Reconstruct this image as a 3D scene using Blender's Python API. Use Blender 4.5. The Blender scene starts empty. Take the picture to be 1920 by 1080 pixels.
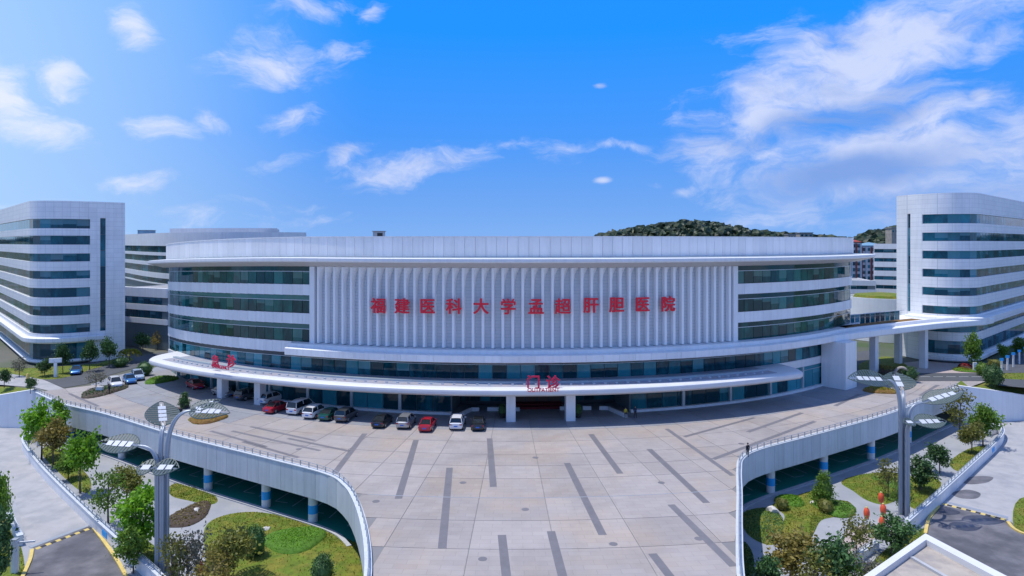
import bpy, bmesh, math, random
from mathutils import Vector, Matrix

R = math.radians
scene = bpy.context.scene
COL = scene.collection
rnd = random.Random(7)

# ---------------------------------------------------------------- camera
F_PX, HZ, CAM_H = 1230.0, 455.0, 25.0          # focal length in photo pixels, horizon row, eye height
cam = bpy.data.cameras.new('camera')
cam.sensor_width = 36.0
cam.lens = 36.0 * F_PX / 1920.0
cam.shift_y = -(540.0 - HZ) / 1920.0
cam.clip_start, cam.clip_end = 0.5, 6000.0
cam_o = bpy.data.objects.new('camera', cam)
COL.objects.link(cam_o)
cam_o.location = (0, 0, CAM_H)
cam_o.rotation_euler = (R(90), 0, 0)
scene.camera = cam_o

# ---------------------------------------------------------------- light
SUN = Vector((-0.31, 0.05, 1.0)).normalized()   # towards the sun
SUN_EL = math.asin(SUN.z)
SUN_AZ = math.atan2(SUN.x, SUN.y)
sun = bpy.data.lights.new('sun', 'SUN')
sun.energy, sun.angle, sun.color = 2.8, R(0.55), (1.0, 0.955, 0.885)
sun_o = bpy.data.objects.new('sun', sun)
COL.objects.link(sun_o)
sun_o.rotation_euler = SUN.to_track_quat('Z', 'Y').to_euler()
sun_o.location = (-60, 20, 150)

scene.view_settings.view_transform = 'Standard'
scene.view_settings.look = 'None'
scene.view_settings.gamma = 1.0
scene.view_settings.use_curve_mapping = False
scene.view_settings.exposure = 0.55

scene.cycles.max_bounces = 6
scene.cycles.diffuse_bounces = 3
scene.cycles.glossy_bounces = 3
scene.cycles.transmission_bounces = 3
scene.cycles.caustics_reflective = False
scene.cycles.caustics_refractive = False

world = bpy.data.worlds.new('World')
scene.world = world
world.use_nodes = True
wt = world.node_tree
wt.nodes.clear()


def nd(t, kind, **kw):
    n = t.nodes.new(kind)
    for k, v in kw.items():
        setattr(n, k, v)
    return n


def put(t, sock, v):
    if v is None:
        return
    if isinstance(v, bpy.types.NodeSocket):
        t.links.new(v, sock)
    else:
        sock.default_value = v


def mth(t, op, a, b=None, c=None, clamp=False):
    n = nd(t, 'ShaderNodeMath', operation=op, use_clamp=clamp)
    for i, v in enumerate((a, b, c)):
        put(t, n.inputs[i], v)
    return n.outputs[0]


def mixc(t, fac, a, b, blend='MIX'):
    n = nd(t, 'ShaderNodeMix', data_type='RGBA', blend_type=blend)
    put(t, n.inputs[0], fac)
    put(t, n.inputs[6], a)
    put(t, n.inputs[7], b)
    return n.outputs[2]


def noise(t, vec, scale, detail=4.0, rough=0.55, dist=0.0):
    n = nd(t, 'ShaderNodeTexNoise')
    if vec is not None:
        t.links.new(vec, n.inputs['Vector'])
    n.inputs['Scale'].default_value = scale
    n.inputs['Detail'].default_value = detail
    n.inputs['Roughness'].default_value = rough
    n.inputs['Distortion'].default_value = dist
    return n.outputs['Fac']


def mapr(t, v, a, b, c=0.0, d=1.0, smooth=False):
    n = nd(t, 'ShaderNodeMapRange', clamp=True)
    if smooth:
        n.interpolation_type = 'SMOOTHSTEP'
    put(t, n.inputs[0], v)
    for i, x in enumerate((a, b, c, d)):
        n.inputs[i + 1].default_value = x
    return n.outputs[0]


def comb(t, x, y, z):
    n = nd(t, 'ShaderNodeCombineXYZ')
    for i, v in enumerate((x, y, z)):
        put(t, n.inputs[i], v)
    return n.outputs[0]


SKY_S = 0.085
SKY_K = 1.0 / (SKY_S * 2 ** 0.45)              # radiance that shows as 1.0 at this strength and exposure


def build_world():
    t = wt
    tc = nd(t, 'ShaderNodeTexCoord')
    sp = nd(t, 'ShaderNodeSeparateXYZ')
    t.links.new(tc.outputs['Generated'], sp.inputs[0])
    x, y, z = sp.outputs
    zu = mth(t, 'MAXIMUM', z, 0.0)
    # clear deep-blue sky: the low air is read a little higher up than it stands
    sky = nd(t, 'ShaderNodeTexSky', sky_type='NISHITA', sun_disc=False)
    sky.sun_elevation, sky.sun_rotation = SUN_EL, SUN_AZ
    sky.altitude, sky.air_density, sky.dust_density, sky.ozone_density = 30.0, 1.15, 0.35, 2.2
    nv = nd(t, 'ShaderNodeVectorMath', operation='NORMALIZE')
    t.links.new(comb(t, x, y, mth(t, 'MULTIPLY_ADD', zu, 1.9, 0.10)), nv.inputs[0])
    t.links.new(nv.outputs[0], sky.inputs[0])
    hs = nd(t, 'ShaderNodeHueSaturation')
    hs.inputs['Saturation'].default_value = 1.22
    hs.inputs['Value'].default_value = 1.0
    t.links.new(sky.outputs[0], hs.inputs['Color'])
    base = hs.outputs[0]
    # thin white haze towards the horizon and towards the sun's side
    az = mth(t, 'ARCTAN2', x, y)
    hyp = mth(t, 'SQRT', mth(t, 'ADD', mth(t, 'MULTIPLY', x, x), mth(t, 'MULTIPLY', y, y)))
    V = mth(t, 'DIVIDE', z, mth(t, 'MAXIMUM', hyp, 0.02))
    sd = nd(t, 'ShaderNodeVectorMath', operation='DOT_PRODUCT')
    t.links.new(tc.outputs['Generated'], sd.inputs[0])
    sd.inputs[1].default_value = Vector((-1.0, 0.55, 0.22)).normalized()
    glow = mapr(t, sd.outputs['Value'], 0.66, 1.05, 0.0, 1.0, True)
    # the photograph's deep clear blue: paler towards the horizon, cleaner higher up
    rp = nd(t, 'ShaderNodeValToRGB')
    t.links.new(mapr(t, V, 0.0, 1.0), rp.inputs[0])
    el = rp.color_ramp.elements
    el[0].position, el[0].color = 0.0, (0.20, 0.41, 0.86, 1)
    el[1].position, el[1].color = 1.0, (0.012, 0.17, 0.68, 1)
    for p, c in ((0.06, (0.150, 0.365, 0.86, 1)), (0.16, (0.062, 0.31, 0.94, 1)), (0.32, (0.010, 0.29, 1.04, 1))):
        e = el.new(p)
        e.color = c
    sc = nd(t, 'ShaderNodeVectorMath', operation='SCALE')
    t.links.new(rp.outputs[0], sc.inputs[0])
    sc.inputs['Scale'].default_value = SKY_K
    base = mixc(t, 0.92, base, sc.outputs[0])
    base = mixc(t, mth(t, 'MULTIPLY', glow, 0.86), base, (0.52 * SKY_K, 0.74 * SKY_K, 1.0 * SKY_K, 1))
    # clouds
    co = comb(t, az, V, 0.0)
    wob = nd(t, 'ShaderNodeTexNoise')
    t.links.new(co, wob.inputs['Vector'])
    wob.inputs['Scale'].default_value = 9.0
    wob.inputs['Detail'].default_value = 5.0
    wv = nd(t, 'ShaderNodeVectorMath', operation='MULTIPLY_ADD')
    t.links.new(wob.outputs['Color'], wv.inputs[0])
    wv.inputs[1].default_value = (0.10, 0.07, 0.0)
    wsub = nd(t, 'ShaderNodeVectorMath', operation='SUBTRACT')
    t.links.new(co, wsub.inputs[0])
    wsub.inputs[1].default_value = (0.05, 0.035, 0.0)
    t.links.new(wsub.outputs[0], wv.inputs[2])
    cw = wv.outputs[0]
    blobs = [  # photo px, py, half-length, half-height, tilt deg (counter-clockwise), strength
        (1590, 130, 330, 92, 24, 1.25), (1440, 225, 200, 56, 32, 1.1), (1740, 65, 170, 48, 16, 1.1), (1870, 75, 70, 34, 48, .85), (1520, 50, 220, 40, 14, .45), (1330, 185, 90, 30, 35, .45),
        (1660, 300, 320, 74, 9, 1.2), (1740, 225, 130, 42, 4, 1.1), (1460, 310, 100, 40, 15, .85), (1700, 395, 300, 45, 4, .72), (1290, 275, 80, 26, 18, .5),
        (1900, 230, 90, 45, 0, 1.0), (1520, 395, 240, 30, 4, .66), (1820, 345, 220, 55, 6, .95),
        (525, 108, 108, 46, 6, .98), (600, 92, 80, 24, 12, .7), (585, 12, 80, 30, 10, .9), (690, 10, 50, 18, 25, .7),
        (248, 45, 52, 36, 0, .95), (122, 143, 56, 32, -14, 1.02), (40, 222, 120, 36, -12, 1.1), (-10, 185, 80, 46, 0, 1.05), (110, 400, 260, 40, 0, .45), (420, 410, 260, 22, 2, .45),
        (300, 243, 60, 20, -4, .88), (395, 230, 40, 20, -30, .7), (568, 222, 68, 26, 6, .86),
        (770, 318, 150, 32, 9, .86), (900, 285, 90, 18, 14, .7), (640, 296, 60, 20, 20, .7), (520, 303, 80, 15, 14, .62),
        (280, 340, 80, 15, 12, .55), (700, 358, 90, 12, 3, .55), (470, 382, 220, 12, 3, .45),
        (1160, 276, 62, 15, 2, .72), (1060, 285, 60, 25, 0, .45), (1130, 338, 17, 7, 0, .95), (1126, 160, 14, 6, 0, .9), (1284, 360, 34, 13, 8, .85),
        (1836, 180, 26, 13, 8, .85)]
    mask = None
    for (px, py, a, b, tilt, s) in blobs:
        u, w = (px - 960) / F_PX, (HZ - py) / F_PX
        ca, cv = math.atan(u), w / math.sqrt(1 + u * u)
        k = 1.0 / (1 + u * u)
        mp = nd(t, 'ShaderNodeMapping', vector_type='TEXTURE')
        t.links.new(cw if a > 40 else co, mp.inputs['Vector'])
        mp.inputs['Location'].default_value = (ca, cv, 0)
        mp.inputs['Rotation'].default_value = (0, 0, R(tilt))
        mp.inputs['Scale'].default_value = (a * 1.35 / F_PX * k, b * 1.35 / F_PX, 1)
        ln = nd(t, 'ShaderNodeVectorMath', operation='LENGTH')
        t.links.new(mp.outputs[0], ln.inputs[0])
        m = mapr(t, ln.outputs['Value'], 0.0, 1.35, s, 0.0, True)
        mask = m if mask is None else mth(t, 'MAXIMUM', mask, m)
    cs = nd(t, 'ShaderNodeMapping')
    t.links.new(cw, cs.inputs['Vector'])
    cs.inputs['Scale'].default_value = (1.0, 2.3, 1.0)
    cs.inputs['Rotation'].default_value = (0, 0, R(-16))
    n1 = noise(t, cs.outputs[0], 10.0, 12.0, 0.66, 0.4)
    n2 = noise(t, cs.outputs[0], 3.2, 6.0, 0.55, 0.2)
    # away from the clouds in view scattered cloud goes on, thickened to brighten the shaded walls
    away = mapr(t, mth(t, 'ABSOLUTE', az), 0.72, 1.0, 0.0, 1.0, True)
    high = mapr(t, V, 0.42, 0.6, 0.0, 1.0, True)
    gen = mth(t, 'MULTIPLY', mth(t, 'MAXIMUM', away, high), mapr(t, n2, 0.40, 0.60, 0.0, 1.0, True))
    mask = mth(t, 'MAXIMUM', mask, gen)
    d = mth(t, 'ADD', mask, mth(t, 'MULTIPLY', mth(t, 'SUBTRACT', n1, 0.5), 2.3))
    dens = mapr(t, d, 0.24, 1.25, 0.0, 0.90, True)
    dens = mth(t, 'MULTIPLY', dens, mapr(t, mask, 0.02, 0.22, 0.0, 1.0, True))
    # cloud bodies are white on top and blue-grey where they are thick underneath
    up = nd(t, 'ShaderNodeMapping')
    t.links.new(cs.outputs[0], up.inputs['Vector'])
    up.inputs['Location'].default_value = (-0.012, 0.03, 0.0)
    n3 = noise(t, up.outputs[0], 6.0, 6.0, 0.55, 0.2)
    shade = mapr(t, n3, 0.46, 0.72, 0.0, 0.6, True)
    for (px, py, a, b, tilt, s) in ((1580, 222, 150, 26, 8, 1.0), (1600, 330, 190, 34, 6, 1.0), (1450, 262, 90, 18, 20, .7), (1760, 385, 240, 32, 4, .7), (1660, 175, 120, 22, 18, .6)):
        u, w = (px - 960) / F_PX, (HZ - py) / F_PX
        mp = nd(t, 'ShaderNodeMapping', vector_type='TEXTURE')
        t.links.new(cw, mp.inputs['Vector'])
        mp.inputs['Location'].default_value = (math.atan(u), w / math.sqrt(1 + u * u), 0)
        mp.inputs['Rotation'].default_value = (0, 0, R(tilt))
        mp.inputs['Scale'].default_value = (a * 1.35 / F_PX / (1 + u * u), b * 1.35 / F_PX, 1)
        ln = nd(t, 'ShaderNodeVectorMath', operation='LENGTH')
        t.links.new(mp.outputs[0], ln.inputs[0])
        shade = mth(t, 'MAXIMUM', shade, mapr(t, ln.outputs['Value'], 0.2, 1.3, s, 0.0, True))
    ccol = mixc(t, shade, (0.63 * SKY_K, 0.70 * SKY_K, 0.93 * SKY_K, 1), (0.22 * SKY_K, 0.36 * SKY_K, 0.74 * SKY_K, 1))
    ccol = mixc(t, mth(t, 'MULTIPLY', glow, 1.0), ccol, (0.84 * SKY_K, 0.88 * SKY_K, 0.98 * SKY_K, 1))
    out = mixc(t, dens, base, ccol)
    bg = nd(t, 'ShaderNodeBackground')
    t.links.new(out, bg.inputs['Color'])
    bg.inputs['Strength'].default_value = SKY_S
    wo = nd(t, 'ShaderNodeOutputWorld')
    t.links.new(bg.outputs[0], wo.inputs['Surface'])


build_world()
world.cycles.sampling_method = 'MANUAL'
world.cycles.sample_map_resolution = 512

# ---------------------------------------------------------------- materials
MATS = {}


def mat(name, col, rough=0.6, metal=0.0, var=0.06, vscale=0.6, objvar=0.0, bump=0.0, bscale=30.0, spec=0.5, col2=None, c2scale=0.3, c2lo=.45, c2hi=.6, coat=0.0, stretch=None, streak=0.0):
    m = bpy.data.materials.new(name)
    m.use_nodes = True
    t = m.node_tree
    b = t.nodes['Principled BSDF']
    b.inputs['Roughness'].default_value = rough
    b.inputs['Metallic'].default_value = metal
    b.inputs['Specular IOR Level'].default_value = spec
    if coat:
        b.inputs['Coat Weight'].default_value = coat
        b.inputs['Coat Roughness'].default_value = 0.05
    g = nd(t, 'ShaderNodeNewGeometry')
    pos = g.outputs['Position']
    if stretch:
        mp = nd(t, 'ShaderNodeMapping')
        t.links.new(pos, mp.inputs['Vector'])
        mp.inputs['Scale'].default_value = stretch
        pos = mp.outputs[0]
    c = (*col, 1)
    if col2:
        c = mixc(t, mapr(t, noise(t, pos, c2scale, 6.0, 0.6), c2lo, c2hi), (*col, 1), (*col2, 1))
    if var or objvar:
        f = 1.0
        if var:
            f = mapr(t, noise(t, pos, vscale, 8.0, 0.65), 0.3, 0.7, 1 - var, 1 + var)
        if objvar:
            oi = nd(t, 'ShaderNodeObjectInfo')
            f = mth(t, 'MULTIPLY', f, mapr(t, oi.outputs['Random'], 0, 1, 1 - objvar, 1 + objvar))
        c = mixc(t, 1.0, c, comb(t, f, f, f), 'MULTIPLY')
    if streak:
        # rain runs and settled dust: thin uneven vertical streaks
        ms = nd(t, 'ShaderNodeMapping')
        t.links.new(g.outputs['Position'], ms.inputs['Vector'])
        ms.inputs['Scale'].default_value = (1.6, 1.6, 0.10)
        k = mapr(t, noise(t, ms.outputs[0], 1.0, 8.0, 0.7), 0.46, 0.74, 1.0, 1.0 - streak)
        c = mixc(t, 1.0, c, comb(t, k, mth(t, 'MULTIPLY_ADD', k, 0.98, 0.02), mth(t, 'MULTIPLY_ADD', k, 0.94, 0.06)), 'MULTIPLY')
    put(t, b.inputs['Base Color'], c)
    if bump:
        bp = nd(t, 'ShaderNodeBump')
        bp.inputs['Strength'].default_value = bump
        bp.inputs['Distance'].default_value = 0.05
        t.links.new(noise(t, pos, bscale, 4.0, 0.6), bp.inputs['Height'])
        t.links.new(bp.outputs[0], b.inputs['Normal'])
    MATS[name] = m
    return m


def glass_mat(name, dark, light, p_light=0.25, tint=(0.3, .6, .6)):
    """Coated facade glass: a dark room behind, a strip of pale blinds in some panes, sky on the face."""
    m = bpy.data.materials.new(name)
    m.use_nodes = True
    t = m.node_tree
    b = t.nodes['Principled BSDF']
    oi = nd(t, 'ShaderNodeObjectInfo')
    g = nd(t, 'ShaderNodeNewGeometry')
    mp = nd(t, 'ShaderNodeMapping')
    t.links.new(g.outputs['Position'], mp.inputs['Vector'])
    mp.inputs['Scale'].default_value = (1.0, 1.0, 0.5)
    n = noise(t, mp.outputs[0], 0.55, 5.0, 0.7, 0.6)
    r2 = mth(t, 'FRACT', mth(t, 'MULTIPLY', oi.outputs['Random'], 17.31))
    f = mapr(t, mth(t, 'ADD', n, mth(t, 'MULTIPLY', mth(t, 'SUBTRACT', r2, 0.5), 0.35)), 0.42, 0.72, 0.0, 1.0)
    c = mixc(t, f, (*dark, 1), (*light, 1))
    lit = mth(t, 'GREATER_THAN', oi.outputs['Random'], 1 - p_light)
    c = mixc(t, mth(t, 'MULTIPLY', lit, 0.55), c, (*tint, 1))
    tc = nd(t, 'ShaderNodeTexCoord')
    sg = nd(t, 'ShaderNodeSeparateXYZ')
    t.links.new(tc.outputs['Generated'], sg.inputs[0])
    r3 = mth(t, 'FRACT', mth(t, 'MULTIPLY', oi.outputs['Random'], 41.7))
    has = mth(t, 'GREATER_THAN', mth(t, 'FRACT', mth(t, 'MULTIPLY', oi.outputs['Random'], 93.1)), 0.62)
    bl = mth(t, 'MULTIPLY', has, mth(t, 'GREATER_THAN', sg.outputs[2], mth(t, 'MULTIPLY_ADD', r3, 0.7, 0.25)))
    c = mixc(t, mth(t, 'MULTIPLY', bl, 0.5), c, (tint[0] * 2.2, tint[1] * 1.05, tint[2] * 1.0, 1))
    put(t, b.inputs['Base Color'], c)
    b.inputs['Roughness'].default_value = 0.04
    b.inputs['Specular IOR Level'].default_value = 0.36
    b.inputs['IOR'].default_value = 1.5
    bp = nd(t, 'ShaderNodeBump')
    bp.inputs['Strength'].default_value = 0.05
    bp.inputs['Distance'].default_value = 0.2
    t.links.new(noise(t, g.outputs['Position'], 0.5, 2.0), bp.inputs['Height'])
    t.links.new(bp.outputs[0], b.inputs['Normal'])
    MATS[name] = m
    return m


def leaf_mat(name, c1, c2, trans=0.42):
    m = bpy.data.materials.new(name)
    m.use_nodes = True
    t = m.node_tree
    b = t.nodes['Principled BSDF']
    g = nd(t, 'ShaderNodeNewGeometry')
    oi = nd(t, 'ShaderNodeObjectInfo')
    f = mapr(t, noise(t, g.outputs['Position'], 1.3, 5.0, 0.7), 0.32, 0.68)
    c = mixc(t, f, (*c1, 1), (*c2, 1))
    k = mapr(t, oi.outputs['Random'], 0, 1, 0.8, 1.2)
    ri = nd(t, 'ShaderNodeNewGeometry')
    k = mth(t, 'MULTIPLY', k, mapr(t, ri.outputs['Random Per Island'], 0, 1, 0.65, 1.35))
    c = mixc(t, 1.0, c, comb(t, k, k, k), 'MULTIPLY')
    put(t, b.inputs['Base Color'], c)
    b.inputs['Roughness'].default_value = 0.55
    tr = nd(t, 'ShaderNodeBsdfTranslucent')
    t.links.new(c, tr.inputs['Color'])
    mx = nd(t, 'ShaderNodeMixShader')
    mx.inputs[0].default_value = trans
    t.links.new(b.outputs[0], mx.inputs[1])
    t.links.new(tr.outputs[0], mx.inputs[2])
    t.links.new(mx.outputs[0], t.nodes['Material Output'].inputs['Surface'])
    MATS[name] = m
    return m


CX, CY = 0.0, 179.0                              # centre of the curved plaza and facade


def paving_mat(name, col, w, h, joint, dark=0.82):
    """Granite paving laid in rings round the plaza's centre: fine joints and blotchy stone."""
    m = mat(name, col, rough=0.62, var=0.08, vscale=0.25, objvar=0.075, bump=0.03, bscale=18, col2=(col[0] * 1.06, col[1] * 0.99, col[2] * 0.90), c2scale=0.10, c2lo=.46, c2hi=.62)
    t = m.node_tree
    b = t.nodes['Principled BSDF']
    src = b.inputs['Base Color'].links[0].from_socket
    g = nd(t, 'ShaderNodeNewGeometry')
    sp = nd(t, 'ShaderNodeSeparateXYZ')
    t.links.new(g.outputs['Position'], sp.inputs[0])
    dx = mth(t, 'SUBTRACT', sp.outputs[0], CX)
    dy = mth(t, 'SUBTRACT', CY, sp.outputs[1])
    r = mth(t, 'SQRT', mth(t, 'ADD', mth(t, 'MULTIPLY', dx, dx), mth(t, 'MULTIPLY', dy, dy)))
    a = mth(t, 'MULTIPLY', mth(t, 'ARCTAN2', dx, dy), 105.0)
    br = nd(t, 'ShaderNodeTexBrick')
    t.links.new(comb(t, a, r, 0.0), br.inputs['Vector'])
    br.offset = 0.5
    br.inputs['Color1'].default_value = (1, 1, 1, 1)
    br.inputs['Color2'].default_value = (0.93, 0.92, 0.925, 1)
    br.inputs['Mortar'].default_value = (dark, dark, dark, 1)
    br.inputs['Scale'].default_value = 1.0
    br.inputs['Mortar Size'].default_value = joint
    br.inputs['Brick Width'].default_value = w
    br.inputs['Row Height'].default_value = h
    c = mixc(t, 1.0, src, br.outputs['Color'], 'MULTIPLY')
    # rain and tyre staining with a shape of its own
    st = mapr(t, noise(t, g.outputs['Position'], 0.09, 7.0, 0.7, 0.8), 0.50, 0.72, 1.0, 0.82)
    c = mixc(t, 1.0, c, comb(t, st, st, st), 'MULTIPLY')
    t.links.new(c, b.inputs['Base Color'])
    return m


mat('white_panel', (0.80, 0.805, 0.815), 0.42, var=0.035, vscale=0.35, objvar=0.06, streak=0.13)
mat('white_wall', (0.79, 0.795, 0.805), 0.5, var=0.05, vscale=0.3, streak=0.13)
mat('fin_white', (0.86, 0.86, 0.86), 0.4, var=0.03)
mat('louvre_grey', (0.60, 0.62, 0.65), 0.5, var=0.06, vscale=0.8)
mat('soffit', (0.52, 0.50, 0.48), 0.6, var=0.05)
mat('joint_dark', (0.20, 0.20, 0.21), 0.8)
mat('frame_dark', (0.045, 0.06, 0.07), 0.4)
mat('frame_mid', (0.15, 0.19, 0.21), 0.4)
mat('frame_pale', (0.45, 0.52, 0.55), 0.35, metal=0.3)
mat('canopy_top', (0.30, 0.33, 0.40), 0.5, var=0.12, vscale=0.5, col2=(0.36, 0.34, 0.37), c2scale=0.4)
mat('roof_grey', (0.30, 0.30, 0.31), 0.8, var=0.1)
mat('roof_tan', (0.40, 0.355, 0.31), 0.85, var=0.12, vscale=0.7, col2=(0.30, 0.27, 0.25), c2scale=0.5)
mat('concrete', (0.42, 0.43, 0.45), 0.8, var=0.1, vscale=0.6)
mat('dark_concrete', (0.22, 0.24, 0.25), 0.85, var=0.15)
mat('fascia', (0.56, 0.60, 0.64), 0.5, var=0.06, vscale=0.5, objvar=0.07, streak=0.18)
mat('steel', (0.33, 0.37, 0.42), 0.42, metal=0.35, var=0.04)
mat('rail_grey', (0.40, 0.43, 0.47), 0.4, metal=0.4)
mat('asphalt', (0.085, 0.085, 0.10), 0.85, var=0.3, vscale=0.35, bump=0.1, bscale=40, col2=(0.17, 0.165, 0.18), c2scale=0.25, c2lo=.40, c2hi=.64)
mat('hedge_core', (0.07, 0.17, 0.012), 0.9, var=0.3, vscale=2.0)
mat('road', (0.075, 0.08, 0.09), 0.85, var=0.15, vscale=0.3)
mat('ramp_paving', (0.36, 0.355, 0.365), 0.8, var=0.08, vscale=0.8, bump=0.05, bscale=25, col2=(0.30, 0.305, 0.32), c2scale=0.35)
mat('garden_paving', (0.33, 0.34, 0.36), 0.75, var=0.1, vscale=0.8, col2=(0.27, 0.285, 0.31), c2scale=0.4)
mat('pink_paving', (0.40, 0.33, 0.31), 0.75, var=0.1, vscale=0.6)
mat('terrain', (0.12, 0.12, 0.10), 0.9, var=0.25, vscale=0.06, col2=(0.045, 0.075, 0.025), c2scale=0.03)
mat('epoxy_green', (0.016, 0.25, 0.19), 0.35, var=0.12, vscale=0.4)
mat('paint_white', (0.62, 0.64, 0.64), 0.6, var=0.1, vscale=2)
mat('paint_yellow', (0.62, 0.47, 0.14), 0.6, var=0.12, vscale=2)
mat('paint_blue', (0.02, 0.40, 0.88), 0.45)
mat('rubber_black', (0.03, 0.03, 0.032), 0.7)
mat('strip_dark', (0.16, 0.155, 0.17), 0.6, var=0.12, vscale=0.7, objvar=0.05)
mat('soil', (0.07, 0.05, 0.04), 0.95, var=0.3, vscale=3, bump=0.3)
mat('bark', (0.13, 0.10, 0.075), 0.9, var=0.2, vscale=4)
mat('grass_ground', (0.105, 0.155, 0.008), 0.9, var=0.3, vscale=1.5, col2=(0.17, 0.165, 0.018), c2scale=0.5)
mat('rock', (0.55, 0.53, 0.50), 0.8, var=0.15, vscale=3, bump=0.3, bscale=6)
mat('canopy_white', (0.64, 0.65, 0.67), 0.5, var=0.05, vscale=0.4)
mat('sign_red', (0.80, 0.004, 0.03), 0.35, var=0.0)
mat('sign_red_bright', (0.70, 0.012, 0.075), 0.35, var=0.0)
mat('carpet_red', (0.16, 0.012, 0.018), 0.9)
mat('door_brown', (0.10, 0.055, 0.045), 0.35)
mat('orange_red', (0.72, 0.10, 0.035), 0.5)
mat('leaf_panel', (0.065, 0.10, 0.10), 0.5, var=0.08, vscale=2)
mat('cell_white', (0.52, 0.55, 0.60), 0.35, var=0.05)
mat('tyre', (0.02, 0.02, 0.02), 0.8)
mat('rim', (0.45, 0.46, 0.48), 0.3, metal=0.8)
mat('car_glass', (0.012, 0.018, 0.022), 0.05, spec=0.8)
mat('lamp_red', (0.45, 0.01, 0.01), 0.2)
mat('lamp_clear', (0.75, 0.78, 0.8), 0.12)
mat('plate_blue', (0.03, 0.14, 0.55), 0.4)
mat('skin', (0.50, 0.31, 0.22), 0.6)
mat('hair', (0.012, 0.01, 0.01), 0.6)
mat('brick_red', (0.33, 0.06, 0.04), 0.8, var=0.1)
mat('tower_cream', (0.62, 0.60, 0.62), 0.7)
mat('tower_blue', (0.16, 0.30, 0.42), 0.6)
mat('rust_plants', (0.19, 0.10, 0.025), 0.9, var=0.3, vscale=1.2)
paving_mat('plaza_stone', (0.352, 0.323, 0.312), 1.5, 0.75, 0.022)
paving_mat('bluish_stone', (0.27, 0.285, 0.32), 1.0, 0.5, 0.02)  # bluer, darker parking pavement with smaller tiles, also laid along the facade
glass_mat('glass_main', (0.003, 0.042, 0.042), (0.010, 0.125, 0.105), 0.10, (0.05, 0.24, 0.22))
glass_mat('glass_low', (0.003, 0.042, 0.058), (0.012, 0.15, 0.19), 0.28, (0.06, 0.38, 0.46))
glass_mat('glass_wing', (0.004, 0.048, 0.072), (0.012, 0.14, 0.19), 0.12, (0.06, 0.28, 0.36))
leaf_mat('leaf_bright', (0.130, 0.312, 0.016), (0.247, 0.468, 0.026))
leaf_mat('leaf_mid', (0.098, 0.202, 0.021), (0.182, 0.299, 0.039))
leaf_mat('leaf_dark', (0.039, 0.104, 0.026), (0.078, 0.169, 0.046), 0.25)
leaf_mat('leaf_olive', (0.169, 0.195, 0.033), (0.260, 0.247, 0.058))
leaf_mat('leaf_brown', (0.195, 0.182, 0.039), (0.312, 0.234, 0.058))
leaf_mat('leaf_grey', (0.143, 0.156, 0.117), (0.234, 0.221, 0.169))
leaf_mat('leaf_yellow', (0.30, 0.26, 0.02), (0.20, 0.24, 0.02))
leaf_mat('leaf_red', (0.35, 0.02, 0.03), (0.22, 0.02, 0.03))
leaf_mat('leaf_hill', (0.008, 0.028, 0.008), (0.024, 0.050, 0.012), 0.1)
leaf_mat('grass_blade', (0.11, 0.17, 0.006), (0.18, 0.195, 0.018), 0.4)

# ---------------------------------------------------------------- mesh helpers


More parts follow.
